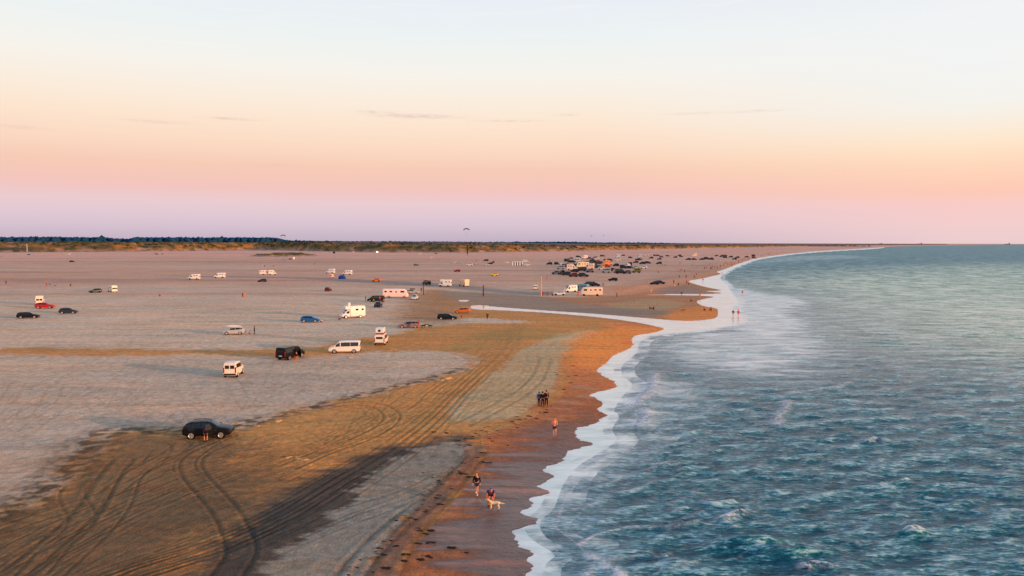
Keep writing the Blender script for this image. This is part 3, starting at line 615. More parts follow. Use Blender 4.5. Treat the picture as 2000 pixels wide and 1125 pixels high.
sm_ = blob_mesh('dune_scrub', cs, rad, hh, SC); so = link('dune_scrub', sm_, 'stuff'); so['label'] = 'dark green scrub and grass clumps covering the dunes'; so['category'] = 'scrub'

WM, t_, b_ = material('far_wood'); gpos = t_.new('ShaderNodeNewGeometry').outputs['Position']; nn_ = t_.noise(gpos, 0.02, 4, 0.6)
t_.link(t_.mix(nn_, (0.010, 0.050, 0.130, 1), (0.016, 0.068, 0.150, 1)), b_.inputs['Base Color']); b_.inputs['Roughness'].default_value = 0.95; b_.inputs['Specular IOR Level'].default_value = 0.05  # blue of distant haze painted into the wood's colour
TL = [(-900, 463), (-300, 463), (0, 462.5), (88, 462.5), (95, 462), (150, 463), (205, 462.8), (222, 465.5), (256, 465.8), (262, 463), (330, 463), (400, 463.3), (470, 463), (535, 463.3), (548, 465.5), (556, 468.6), (600, 469.6), (700, 470.6), (800, 471), (880, 471.4), (960, 472), (1060, 471.8), (1110, 471.6), (1180, 472.8), (1300, 473.6), (1330, 475), (1400, 477), (1700, 480)]
cs = []; rad = []; hh = []
FD = 4200.0
for row in range(4):
    for px in np.arange(-880, 1700, 2.6 if row < 2 else 5):
        top = np.interp(px, [a for a, b in TL], [b for a, b in TL]) + .7; p_ = px + rg.uniform(-1.5, 1.5); d = FD + row * 160 + rg.uniform(-60, 60) + (900 if px > 600 else 0)
        rv = ray(p_, top); hor = math.hypot(rv[0], rv[1]); x_ = rv[0] / hor * d; y_ = rv[1] / hor * d; zt = CAM_H + rv[2] / hor * d - row * 0.5 + rg.normal(0, 0.5)
        r_ = rg.uniform(8, 12); n_l = 3 if zt > 24 else 1
        for q in range(n_l): cs.append((x_ + rg.uniform(-4, 4), y_, zt - r_ * 0.6 - q * 8)); rad.append(r_ * (1.2 + 0.3 * q)); hh.append(r_ * (0.6 + 0.4 * q))
wm_ = blob_mesh('forest', cs, np.array(rad), np.array(hh), WM); fo_ = link('forest', wm_, 'stuff'); fo_['label'] = 'dark blue green wood along the skyline beyond the dunes'; fo_['category'] = 'forest'

# ------------------------------------------------------------------ small mesh builder
class MB:
    def __init__(s): s.v = []; s.f = []
    def add(s, vs, fs):
        o = len(s.v); s.v += [tuple(map(float, p)) for p in vs]; s.f += [tuple(i + o for i in q) for q in fs]; return s
    def box(s, x0, x1, y0, y1, z0, z1, b=0.0):
        if b <= 0:
            return s.add([(x0, y0, z0), (x1, y0, z0), (x1, y1, z0), (x0, y1, z0), (x0, y0, z1), (x1, y0, z1), (x1, y1, z1), (x0, y1, z1)],
                         [(0, 3, 2, 1), (4, 5, 6, 7), (0, 1, 5, 4), (1, 2, 6, 5), (2, 3, 7, 6), (3, 0, 4, 7)])
        vs = []; 
        for z, k in ((z0, b), (z0 + b, 0), (z1 - b, 0), (z1, b)):
            X0, X1, Y0, Y1 = x0 + k, x1 - k, y0 + k, y1 - k
            vs += [(X0 + b, Y0, z), (X1 - b, Y0, z), (X1, Y0 + b, z), (X1, Y1 - b, z), (X1 - b, Y1, z), (X0 + b, Y1, z), (X0, Y1 - b, z), (X0, Y0 + b, z)]
        fs = [tuple(range(7, -1, -1)), tuple(range(24, 32))]
        for r in range(3):
            for i in range(8): a = r * 8 + i; c = r * 8 + (i + 1) % 8; fs.append((a, c, c + 8, a + 8))
        return s.add(vs, fs)
    def cyl(s, c, ax, r, h, n=14, r2=None):
        """cylinder centred on c along axis 'x','y','z'"""
        r2 = r if r2 is None else r2; vs = []
        for e, rr_ in ((-h / 2, r), (h / 2, r2)):
            for i in range(n):
                a = 2 * math.pi * i / n; u, v = rr_ * math.cos(a), rr_ * math.sin(a)
                p = {'x': (e, u, v), 'y': (u, e, v), 'z': (u, v, e)}[ax]; vs.append((c[0] + p[0], c[1] + p[1], c[2] + p[2]))
        fs = [tuple(range(n)), tuple(range(2 * n - 1, n - 1, -1))] + [(i, i + n, (i + 1) % n + n, (i + 1) % n) for i in range(n)]
        return s.add(vs, fs)
    def tube(s, pts, rads, n=8):
        pts = [Vector(p) for p in pts]; vs = []; N = len(pts)
        for i, p in enumerate(pts):
            t = (pts[min(i + 1, N - 1)] - pts[max(i - 1, 0)]).normalized(); up = Vector((0, 0, 1)) if abs(t.z) < 0.9 else Vector((1, 0, 0))
            a = t.cross(up).normalized(); b = t.cross(a)
            for k in range(n):
                q = p + (a * math.cos(2 * math.pi * k / n) + b * math.sin(2 * math.pi * k / n)) * rads[i]; vs.append(q)
        fs = [tuple(range(n)), tuple(range(N * n - 1, (N - 1) * n - 1, -1))]
        for i in range(N - 1):
            for k in range(n): fs.append((i * n + k, i * n + n + k, i * n + n + (k + 1) % n, i * n + (k + 1) % n))
        return s.add(vs, fs)
    def ball(s, c, r, seg=8, rings=6, f=None):
        vs = []; fs = []
        for j in range(1, rings):
            ph = math.pi * j / rings
            for i in range(seg):
                th_ = 2 * math.pi * i / seg; p = (c[0] + r[0] * math.sin(ph) * math.cos(th_), c[1] + r[1] * math.sin(ph) * math.sin(th_), c[2] + r[2] * math.cos(ph)); vs.append(p)
        vs += [(c[0], c[1], c[2] + r[2]), (c[0], c[1], c[2] - r[2])]; T = len(vs) - 2; B = T + 1
        for i in range(seg):
            j = (i + 1) % seg; fs.append((T, i, j)); e = (rings - 2) * seg; fs.append((B, e + j, e + i))
            for k in range(rings - 2): fs.append((k * seg + i, k * seg + seg + i, k * seg + seg + j, k * seg + j))
        return s.add(vs, fs)
    def mesh(s, name, mat, smooth=False, angle=35):
        me = bpy.data.meshes.new(name); me.from_pydata(s.v, [], s.f)
        bm = bmesh.new(); bm.from_mesh(me); bmesh.ops.recalc_face_normals(bm, faces=bm.faces); bm.to_mesh(me); bm.free()
        me.materials.append(mat)
        if smooth:
            me.polygons.foreach_set('use_smooth', [True] * len(me.polygons)); me.set_sharp_from_angle(angle=R(angle))
        return me

_mats = {}
def paint(c, kind='paint'):
    k = (tuple(c), kind)
    if k not in _mats:
        l = lin(c)
        nm = {'paint': 'car_paint', 'cloth': 'cloth', 'skin': 'skin', 'glass': 'dark_glass', 'matt': 'matt', 'rubber': 'rubber', 'metal': 'metal'}[kind]
        _mats[k] = {'paint': lambda: plain(nm, l, 0.35, 0.25, 0.10, 0.06), 'cloth': lambda: plain(nm, l, 0.9, 0.2, 0, 0.12), 'skin': lambda: plain(nm, l, 0.6, 0.4), 'glass': lambda: plain(nm, l, 0.06, 0.6),
                    'matt': lambda: plain(nm, l, 0.8, 0.3, 0, 0.1), 'rubber': lambda: plain(nm, l, 0.85, 0.2), 'metal': lambda: plain(nm, l, 0.35, 0.5, 0, 0, 0.6)}[kind]()
    return _mats[k]
GLASS = (22, 26, 30); TYRE = (20, 20, 22)

# stations: u along the length (rear 0 .. front 1), underside, waistline, roof, half width at waist, half width at roof
ST = {
 'hatch': (4.15, [(0, .42, .78, .84, .78, .66), (.025, .30, .95, 1.08, .85, .66), (.09, .22, 1.0, 1.38, .87, .62), (.2, .2, .97, 1.48, .88, .60), (.42, .2, .94, 1.50, .89, .61), (.60, .2, .92, 1.42, .89, .62), (.70, .2, .91, 1.16, .89, .66), (.77, .2, .90, .98, .88, .72), (.90, .22, .80, .87, .84, .68), (.97, .26, .68, .75, .78, .6), (1, .36, .56, .62, .68, .5)]),
 'estate': (4.7, [(0, .42, .82, .90, .78, .68), (.02, .30, .98, 1.12, .86, .66), (.06, .22, 1.0, 1.36, .88, .62), (.13, .2, .97, 1.47, .89, .61), (.42, .2, .94, 1.50, .90, .61), (.58, .2, .92, 1.42, .90, .62), (.67, .2, .91, 1.16, .90, .66), (.74, .2, .90, .97, .88, .72), (.89, .22, .80, .86, .85, .68), (.97, .26, .68, .75, .78, .6), (1, .36, .56, .62, .68, .5)]),
 'suv': (4.6, [(0, .50, .92, .98, .80, .68), (.02, .38, 1.08, 1.22, .89, .68), (.08, .32, 1.12, 1.50, .92, .64), (.16, .3, 1.10, 1.62, .93, .62), (.40, .3, 1.06, 1.67, .93, .63), (.58, .3, 1.04, 1.60, .93, .64), (.67, .3, 1.03, 1.32, .93, .70), (.74, .3, 1.02, 1.12, .92, .76), (.89, .32, .96, 1.04, .90, .74), (.97, .36, .84, .92, .84, .66), (1, .44, .70, .78, .74, .56)]),
 'van': (5.15, [(0, .42, 1.10, 1.86, .93, .80), (.015, .32, 1.12, 1.93, .95, .82), (.08, .28, 1.12, 1.96, .96, .83), (.45, .28, 1.10, 1.97, .96, .84), (.66, .28, 1.08, 1.90, .96, .84), (.76, .28, 1.06, 1.52, .95, .84), (.84, .28, 1.05, 1.14, .94, .84), (.93, .30, .92, 1.0, .92, .76), (.985, .34, .76, .84, .86, .68), (1, .44, .62, .70, .78, .6)]),
 'minivan': (4.35, [(0, .40, 1.05, 1.74, .86, .74), (.015, .30, 1.07, 1.81, .88, .76), (.08, .26, 1.07, 1.85, .89, .77), (.42, .26, 1.05, 1.84, .89, .77), (.58, .26, 1.02, 1.74, .89, .76), (.68, .26, 1.0, 1.42, .88, .76), (.77, .26, .98, 1.08, .87, .78), (.90, .28, .86, .94, .85, .7), (.98, .32, .70, .78, .80, .62), (1, .40, .58, .64, .72, .54)]),
 'camper': (5.5, [(0, .45, 1.25, 2.52, 1.0, .90), (.015, .34, 1.26, 2.60, 1.01, .92), (.08, .3, 1.26, 2.64, 1.02, .93), (.5, .3, 1.24, 2.64, 1.02, .93), (.68, .3, 1.20, 2.50, 1.02, .92), (.77, .3, 1.18, 1.95, 1.01, .90), (.86, .3, 1.16, 1.28, 1.0, .88), (.94, .32, .98, 1.06, .96, .8), (.985, .36, .8, .88, .9, .7), (1, .46, .66, .74, .82, .6)]),
 'rv': (7.4, [(0, .45, 1.4, 2.86, 1.12, 1.08), (.01, .38, 1.4, 2.93, 1.14, 1.10), (.06, .35, 1.4, 2.96, 1.15, 1.12), (.6, .35, 1.38, 2.96, 1.15, 1.12), (.86, .35, 1.34, 2.90, 1.15, 1.10), (.93, .36, 1.30, 2.45, 1.12, 1.02), (.975, .38, 1.22, 1.50, 1.04, .92), (1, .48, .9, 1.0, .92, .8)]),
 'caravan': (5.4, [(0, .70, 1.3, 2.1, 1.08, 1.04), (.03, .48, 1.3, 2.42, 1.10, 1.06), (.08, .42, 1.3, 2.54, 1.11, 1.07), (.5, .42, 1.3, 2.58, 1.11, 1.07), (.9, .42, 1.3, 2.54, 1.11, 1.07), (.97, .48, 1.3, 2.3, 1.10, 1.04), (1, .70, 1.2, 1.9, 1.04, .98)]),
 'cabover': (5.9, [(0, .45, 1.35, 2.75, 1.10, 1.06), (.012, .38, 1.35, 2.84, 1.12, 1.08), (.05, .35, 1.35, 2.88, 1.13, 1.10), (.64, .35, 1.33, 2.88, 1.13, 1.10), (.655, .34, 1.12, 2.05, .97, .84), (.74, .34, 1.10, 1.98, .96, .82), (.83, .34, 1.08, 1.60, .96, .84), (.89, .34, 1.06, 1.18, .95, .84), (.95, .36, .94, 1.02, .92, .76), (.99, .4, .78, .86, .86, .68), (1, .48, .66, .74, .78, .6)]),
 'boxtruck': (5.9, [(0, .45, 1.35, 2.95, 1.05, 1.05), (.008, .42, 1.35, 3.0, 1.06, 1.06), (.03, .42, 1.35, 3.0, 1.06, 1.06), (.66, .42, 1.35, 3.0, 1.06, 1.06), (.67, .42, 1.30, 2.2, .96, .84), (.78, .34, 1.15, 2.15, .96, .82), (.86, .34, 1.10, 1.70, .96, .84), (.91, .34, 1.06, 1.2, .95, .84), (.96, .36, .94, 1.02, .92, .76), (.99, .4, .78, .86, .86, .68), (1, .48, .66, .74, .78, .6)]),
}
WHEELS = {'hatch': (.20, .80, .32), 'estate': (.20, .80, .32), 'suv': (.19, .80, .37), 'van': (.19, .80, .35), 'minivan': (.18, .81, .32), 'camper': (.20, .82, .36), 'rv': (.24, .84, .37), 'caravan': (.47, None, .33), 'cabover': (.22, .84, .35), 'boxtruck': (.2, .84, .36)}
# side windows (u0, u1), and (rear u0,u1) / (screen u0,u1)
SIDEW = {'hatch': [(.10, .19, .25, .8), (.205, .40, .12, .88), (.415, .655, .10, .88)], 'estate': [(.06, .20, .18, .85), (.215, .38, .12, .88), (.395, .635, .10, .88)],
         'suv': [(.08, .18, .28, .8), (.195, .37, .12, .88), (.385, .635, .10, .88)], 'van': [(.05, .30, .06, .92), (.31, .60, .06, .92), (.63, .765, .06, .9)], 'minivan': [(.06, .26, .14, .82), (.275, .48, .12, .82), (.50, .665, .08, .84)],
         'camper': [(.12, .26, .38, .66), (.34, .48, .38, .66), (.62, .77, .06, .62)], 'rv': [(.07, .16, .35, .70), (.27, .37, .38, .68), (.50, .555, .30, .66), (.70, .85, .32, .74)],
         'caravan': [(.10, .24, .35, .72), (.42, .56, .38, .70), (.76, .90, .35, .72)], 'cabover': [(.07, .17, .34, .66), (.30, .42, .34, .66), (.68, .80, .06, .76)], 'boxtruck': [(.70, .82, .08, .8)]}
SCREEN = {'hatch': (.605, .765), 'estate': (.585, .735), 'suv': (.585, .735), 'van': (.665, .83), 'minivan': (.585, .76), 'camper': (.69, .85), 'rv': (.87, .97), 'caravan': None, 'cabover': (.745, .885), 'boxtruck': (.79, .905)}
REARW = {'hatch': (.03, .088), 'estate': (.022, .058), 'suv': (.022, .078)}
DOORS = {'hatch': [(.26, .45), (.455, .69)], 'estate': [(.24, .42), (.425, .67)], 'suv': [(.24, .42), (.425, .67)], 'van': [(.33, .565), (.58, .775)], 'minivan': [(.25, .48), (.49, .69)], 'camper': [(.60, .79)], 'rv': [(.60, .68)], 'caravan': [(.60, .70)], 'cabover': [(.47, .56), (.67, .82)], 'boxtruck': [(.68, .83)]}

class Surf:
    def __init__(s, kind, L=None):
        s.L, s.st = ST[kind]; s.L = L or s.L; s.us = [a[0] for a in s.st]
    def at(s, u):
        r = [np.interp(u, s.us, [a[i] for a in s.st]) for i in range(1, 6)]; return r
    def side(s, u, t, sg, o=0.012):
        zb, zw, zr, wb, wr = s.at(u); d = max(zr - zw, .02); z1 = zr - .12 * d
        return (u * s.L - s.L / 2, sg * (wb * .985 + (wr - wb * .985) * t + o), zw + (z1 - zw) * t)
    def low(s, u, t, sg, o=0.006):
        zb, zw, zr, wb, wr = s.at(u); z0 = zb + .18
        return (u * s.L - s.L / 2, sg * (wb * (1.0 if t < .6 else 1 - .015 * (t - .6) / .4) + o), z0 + (zw - z0) * t)
    def top(s, u, k, o=0.0):
        zb, zw, zr, wb, wr = s.at(u); return (u * s.L - s.L / 2, k * wr * .93, zr + .03 * (1 - k * k) + o)
def body_mesh(kind, mat, L=None):
    S_ = Surf(kind, L); mb = MB(); rings = []
    for (u, zb, zw, zr, wb, wr) in S_.st:
        x = u * S_.L - S_.L / 2; d = max(zr - zw, .02); m = (zb + zw) / 2
        r = [(x, 0, zb), (x, wb * .85, zb), (x, wb * .985, zb + .12), (x, wb, m), (x, wb * .985, zw), (x, wr, zr - .12 * d), (x, wr * .93, zr), (x, wr * .5, zr + .022), (x, 0, zr + .03)]
        rings.append(r + [(p[0], -p[1], p[2]) for p in r[-2:0:-1]])
    n = len(rings[0]); vs = [p for r in rings for p in r]; fs = []
    for i in range(len(rings) - 1):
        for k in range(n): fs.append((i * n + k, i * n + (k + 1) % n, (i + 1) * n + (k + 1) % n, (i + 1) * n + k))
    fs.append(tuple(range(n))); fs.append(tuple(range(len(vs) - 1, len(vs) - n - 1, -1)))
    mb.add(vs, fs)
    if kind == 'cabover': mb.box(.62 * S_.L - S_.L / 2, .86 * S_.L - S_.L / 2, -1.06, 1.06, 2.08, 2.95, .12)
    if kind == 'boxtruck': mb.box(.665 * S_.L - S_.L / 2, .72 * S_.L - S_.L / 2, -.8, .8, 2.2, 2.7, .1)
    return mb.mesh('body', mat, True, 32)
def panel(S_, u0, u1, t0, t1, sg, mat, name, f='side', n=4, o=.012, inset=True):
    mb = MB(); us = np.linspace(u0, u1, n + 1); g_ = getattr(S_, f); vs = []
    for u in us: vs += [g_(u, t0, sg, o), g_(u, t1, sg, o), g_(u, t0, sg, o - .02), g_(u, t1, sg, o - .02)]
    fs = []
    for i in range(n):
        a, b = i * 4, i * 4 + 4; fs += [(a, b, b + 1, a + 1), (a + 2, a + 3, b + 3, b + 2), (a, a + 2, b + 2, b), (a + 1, b + 1, b + 3, a + 3)]
    fs += [(0, 1, 3, 2), (4 * n, 4 * n + 2, 4 * n + 3, 4 * n + 1)]
    return mb.add(vs, fs).mesh(name, mat)
def screen(S_, u0, u1, mat, name, o=.014):
    mb = MB(); us = np.linspace(u0, u1, 5); ks = [-.86, -.45, 0, .45, .86]; vs = [S_.top(u, k, o) for u in us for k in ks]; fs = []
    for i in range(4):
        for j in range(4): a = i * 5 + j; fs.append((a, a + 1, a + 6, a + 5))
    n0 = len(vs); vs += [(p[0], p[1], p[2] - .03) for p in vs]
    fs += [tuple(n0 + k for k in f_) for f_ in fs]
    return mb.add(vs, fs).mesh(name, mat, True)

def obj(name, me, parent=None, **kw):
    o = bpy.data.objects.new(name, me); col.objects.link(o)
    if parent is not None: o.parent = parent
    for k, v in kw.items(): o[k] = v
    return o
def thing(name, label, cat, loc, rz=0.0, group=None):
    o = bpy.data.objects.new(name, None); col.objects.link(o); o.empty_display_size = 0.2; o.location = loc; o.rotation_euler = (0, 0, rz)
    o['label'] = label; o['category'] = cat
    if group: o['group'] = group
    return o
_cache = {}
def cached(key, fn):
    if key not in _cache: _cache[key] = fn()
    return _cache[key]
NAMES = {'hatch': 'parked_car', 'estate': 'parked_car', 'suv': 'parked_car', 'van': 'parked_van', 'minivan': 'parked_van', 'camper': 'camper_van', 'rv': 'motorhome', 'cabover': 'motorhome', 'caravan': 'caravan', 'boxtruck': 'box_truck'}
CATS = {'parked_car': 'car', 'parked_van': 'van', 'camper_van': 'camper van', 'motorhome': 'motorhome', 'caravan': 'caravan', 'box_truck': 'truck'}
def vehicle(kind, color, px, py, head, label, lod=1, L=None, H=1.0, W=1.0, group=None, opts=()):
    """head: 0 = nose to +X, 90 = nose away from the viewer ... ; (px,py) = where its nearest lower edge meets the sand"""
    S_ = Surf(kind, L); nm = NAMES[kind]; x, y, z = place(px, py); a = R(head)
    half = abs(S_.L / 2 * math.sin(a)) + abs(.9 * math.cos(a)) if kind != 'caravan' else 1.1
    dv = Vector((x, y, 0)).normalized(); x += dv.x * half * .92; y += dv.y * half * .92
    az_off = -math.atan2(x, y) if abs(px - 1000) > 0 else 0
    t = thing(nm, label, CATS[nm], (x, y, z), a + az_off * 0.6, group); t.scale = (1 * (.94 if 'rails' in opts else 1), W, H * (.94 if 'rails' in opts else 1))
    pm = paint(color); wd = S_.at(.5)[3]
    body = obj('body', cached(('body', kind, color, L), lambda: body_mesh(kind, pm, L)), t)
    gm = paint(GLASS, 'glass')
    for i, (u0, u1, t0, t1) in enumerate(SIDEW[kind]):
        for sg in (-1, 1): obj('side_window', cached(('sw', kind, i, sg, L), lambda: panel(S_, u0, u1, t0, t1, sg, gm, 'side_window')), t)
    if SCREEN[kind]: obj('windscreen', cached(('ws', kind, L), lambda: screen(S_, *SCREEN[kind], gm, 'windscreen')), t)
    if kind in REARW: obj('rear_window', cached(('rw', kind, L), lambda: screen(S_, *REARW[kind], gm, 'rear_window')), t)
    else:
        zb, zw, zr, wb, wr = S_.at(0); xr = -S_.L / 2
        if kind in ('van', 'minivan', 'camper') and 'wide_rear' not in opts:
            for sg in (-1, 1): obj('rear_window', cached(('rw', kind, sg), lambda: MB().box(xr - .02, xr + .03, sg * .07, sg * (wr - .14), zw + .06, zr - .22 if kind != 'camper' else zw + .55, 0).mesh('rear_window', gm)), t)
        elif kind != 'boxtruck': obj('rear_window', cached(('rw', kind, L, 'wide_rear' in opts), lambda: MB().box(xr - .02, xr + .03, -(wr - .22), wr - .22, zw + .08, min(zr - .3, zw + .62), 0).mesh('rear_window', gm)), t)
    wr_, wf, rad = WHEELS[kind]; tm = paint(TYRE, 'rubber'); rm = paint((205, 203, 200), 'metal')
    for uu in (wr_, wf):
        if uu is None: continue
        for sg in (-1, 1):
            xw = uu * S_.L - S_.L / 2; yw = sg * (wd - .10)
            wh = obj('wheel', cached(('tyre', rad, sg), lambda: MB().cyl((0, 0, 0), 'y', rad, .23, 18).cyl((0, sg * -.02, 0), 'y', rad + .06, .2, 18).mesh('wheel', tm, True)), t); wh.location = (xw, yw, rad)
            if lod > 0:
                def rim():
                    mb = MB(); r0 = rad * .62
                    mb.cyl((0, sg * .12, 0), 'y', rad * .16, .03, 8)
                    for k in range(5):
                        an = 2 * math.pi * k / 5; c_, s2 = math.cos(an), math.sin(an); w2 = .045
                        mb.add([(-s2 * w2, sg * .117, c_ * w2), (s2 * w2, sg * .117, -c_ * w2), (c_ * r0 + s2 * w2, sg * .117, s2 * r0 - c_ * w2), (c_ * r0 - s2 * w2, sg * .117, s2 * r0 + c_ * w2),
                                (-s2 * w2, sg * .135, c_ * w2), (s2 * w2, sg * .135, -c_ * w2), (c_ * r0 + s2 * w2, sg * .135, s2 * r0 - c_ * w2), (c_ * r0 - s2 * w2, sg * .135, s2 * r0 + c_ * w2)],
                               [(0, 1, 2, 3), (4, 7, 6, 5), (0, 4, 5, 1), (1, 5, 6, 2), (2, 6, 7, 3), (3, 7, 4, 0)])
                    mb.tube([(r0 * math.cos(q * math.pi / 8), sg * .12, r0 * math.sin(q * math.pi / 8)) for q in range(17)], [.03] * 17, 5)
                    return mb.mesh('rim', rm)
                obj('rim', cached(('rim', rad, sg), rim), wh)
    zb, zw, zr, wb, wr = S_.at(.985); xf = S_.L / 2
    hlm = paint((235, 235, 225), 'glass'); tlm = paint((150, 12, 14), 'glass')
    zt = S_.at(0.0)[1]
    if kind != 'caravan':
        for sg in (-1, 1):
            obj('headlight', cached(('hl', kind, sg, L), lambda: MB().ball((xf - .06 * S_.L * .3 - .02, sg * (wb - .20), zw - .10), (.10, .17, .09)).mesh('headlight', hlm, True)), t)
    for sg in (-1, 1):
        tall = kind in ('van', 'minivan', 'camper', 'rv', 'cabover', 'boxtruck')
        xr = -S_.L / 2; zl = S_.at(0)[1]
        obj('tail_light', cached(('tl', kind, sg, L), lambda: MB().box(xr - .03, xr + .12, sg * (S_.at(0)[3] - .17), sg * (S_.at(0)[3] - .01), zl - (.45 if tall else .20), zl - .02 + (.25 if kind in ('van', 'minivan') else 0), 0).mesh('tail_light', tlm)), t)
    if lod > 0:
        obj('number_plate', cached(('np', kind, L), lambda: MB().box(-S_.L / 2 - .035, -S_.L / 2 + .02, -.26, .26, .62, .74).mesh('number_plate', paint((225, 225, 220), 'matt'))), t)
        bump = paint((30, 30, 32), 'matt')
        obj('bumper', cached(('bp', kind, L), lambda: MB().box(-S_.L / 2 - .05, -S_.L / 2 + .14, -S_.at(0)[3] + .05, S_.at(0)[3] - .05, S_.at(0)[0] - .06, S_.at(0)[0] + .14, .04).mesh('bumper', bump)), t)
        for i, (u0, u1) in enumerate(DOORS[kind]):
            for sg in (-1, 1):
                dr = obj('door', cached(('door', kind, i, sg, color, L), lambda: panel(S_, u0, u1, .06, .98, sg, pm, 'door', 'low', 5, .008)), t)
                hx = u0 + (u1 - u0) * .12; p = S_.low(hx, .82, sg, .02)
                obj('handle', cached(('dh', kind, i, sg, L), lambda: MB().box(p[0] - .02, p[0] + .16, p[1] - .012, p[1] + .018, p[2] - .015, p[2] + .015).mesh('handle', paint((40, 40, 42), 'matt'))), dr)
        if SCREEN[kind]:
            u0 = SCREEN[kind][1] - .03
            for sg in (-1, 1):
                p = S_.side(u0, .15, sg, .05); obj('wing_mirror', cached(('wm', kind, sg, color, L), lambda: MB().box(p[0] - .06, p[0] + .06, p[1] - .03 * sg, p[1] + .15 * sg, p[2] - .02, p[2] + .14, 0).mesh('wing_mirror', pm)), t)
    if 'rails' in opts:
        for sg in (-1, 1): obj('roof_rail', cached(('rr', kind, sg), lambda: MB().tube([S_.top(u, sg * .9, .06 if 0 < i < 4 else 0.0) for i, u in enumerate(np.linspace(.14, .54, 5))], [.025] * 5, 6).mesh('roof_rail', paint((60, 60, 62), 'metal'))), t)
    if 'tailgate' in opts:
        p = S_.top(.10, 0); hw = S_.at(.1)[4]
        mbt = MB(); vs = []
        for k, (dx_, dz_) in enumerate([(0, 0), (-.55, .16), (-1.0, .22), (-1.18, .10)]):
            for yy in (-hw, hw):
                vs += [(p[0] + dx_, yy, p[2] + dz_ + .02), (p[0] + dx_, yy, p[2] + dz_ - .05)]
        fs = []
        for k in range(3): a_ = k * 4; fs += [(a_, a_ + 2, a_ + 6, a_ + 4), (a_ + 1, a_ + 5, a_ + 7, a_ + 3), (a_, a_ + 4, a_ + 5, a_ + 1), (a_ + 2, a_ + 3, a_ + 7, a_ + 6)]
        fs += [(0, 1, 3, 2), (12, 14, 15, 13)]
        obj('tailgate', mbt.add(vs, fs).mesh('tailgate', pm), t, label='raised open tailgate')
    if 'poptop' in opts:
        x0, x1 = .10 * S_.L - S_.L / 2, .60 * S_.L - S_.L / 2
        pt = obj('pop_top', MB().box(x0, x1, -.62, .62, 2.52, 2.72, .06).mesh('pop_top', pm), t)
        obj('canvas', MB().add([(x0 + .05, -.6, 1.97), (x1 - .05, -.6, 1.97), (x1 - .05, .6, 1.97), (x0 + .05, .6, 1.97), (x0, -.58, 2.54), (x1, -.58, 2.54), (x1, .58, 2.54), (x0, .58, 2.54)], [(0, 3, 2, 1), (4, 5, 6, 7), (0, 1, 5, 4), (1, 2, 6, 5), (2, 3, 7, 6), (3, 0, 4, 7)]).mesh('canvas', paint((120, 70, 60), 'cloth')), pt)
    if 'bigpop' in opts:
        x0 = -S_.L / 2 + .1
        pt = obj('pop_top', MB().box(x0, x0 + 2.6, -.72, .72, 2.25, 3.05, .05).mesh('pop_top', pm), t)
        obj('canvas', MB().box(x0 + .06, x0 + 2.5, -.68, .68, 1.95, 2.26).mesh('canvas', paint((140, 70, 60), 'cloth')), pt); obj('roof_window', MB().box(x0 - .02, x0 + .02, -.22, .22, 2.45, 2.85).mesh('roof_window', gm), pt)
    if 'dome' in opts: obj('satellite_dome', MB().ball((-S_.L / 2 + .62 * S_.L, -.2, 3.3), (.38, .38, .42)).cyl((-S_.L / 2 + .62 * S_.L, -.2, 3.02), 'z', .3, .2).mesh('satellite_dome', paint((235, 235, 232))), t)
    if 'roofbox' in opts: obj('roof_box', MB().box(-1.0, .9, -.42, .42, S_.at(.4)[2] + .05, S_.at(.4)[2] + .38, .1).mesh('roof_box', paint((40, 42, 46))), t)
    if 'board' in opts: obj('roof_board', MB().tube([(-1.5, 0, S_.at(.4)[2] + .1), (-.4, 0, S_.at(.4)[2] + .12), (.8, 0, S_.at(.4)[2] + .14), (1.6, 0, S_.at(.4)[2] + .2)], [.02, .22, .22, .03], 8).mesh('roof_board', paint((210, 212, 220))), t)
    if 'awning' in opts: obj('awning', MB().add([(1.2, -1.0, 2.1), (2.6, -1.0, 2.1), (2.6, -2.6, 1.7), (1.2, -2.6, 1.7), (1.2, -1.0, 2.14), (2.6, -1.0, 2.14), (2.6, -2.6, 1.74), (1.2, -2.6, 1.74)], [(0, 3, 2, 1), (4, 5, 6, 7), (0, 1, 5, 4), (1, 2, 6, 5), (2, 3, 7, 6), (3, 0, 4, 7)]).mesh('awning', paint((40, 44, 52), 'cloth')), t)
    if 'reardoors' in opts:     # nearside rear door swung wide open
        xr = -S_.L / 2
        rd = obj('rear_door', MB().box(0, .06, -.85, 0, .45, 1.86).mesh('rear_door', pm), t, label='rear door swung wide open'); rd.location = (xr + 0.02, -.86, 0); rd.rotation_euler = (0, 0, R(-95)); obj('door_window', MB().box(-.01, .07, -.74, -.1, 1.2, 1.72).mesh('door_window', gm), rd)
    if 'slidedoor' in opts: obj('doorway_shade', MB().box(.0, .95, -.985, -.9, .45, 1.75).mesh('doorway_shade', paint((14, 13, 13), 'matt')), t)  # dark panel painted as the shade inside the open side door
    if 'frontdoor' in opts:
        u = .655 * S_.L - S_.L / 2; fd = obj('open_door', MB().box(-1.0, 0, -.03, .03, .45, 1.05, .02).mesh('open_door', pm), t, label='front door standing open'); fd.location = (u, -.93, 0); fd.rotation_euler = (0, 0, R(58))
        obj('door_window', MB().add([(-.95, -.02, 1.05), (-.1, -.02, 1.05), (-.45, .08, 1.55), (-.9, .08, 1.57), (-.95, .0, 1.05), (-.1, .0, 1.05), (-.45, .1, 1.55), (-.9, .1, 1.57)], [(0, 1, 2, 3), (4, 7, 6, 5), (0, 4, 5, 1), (1, 5, 6, 2), (2, 6, 7, 3), (3, 7, 4, 0)]).mesh('door_window', gm), fd)
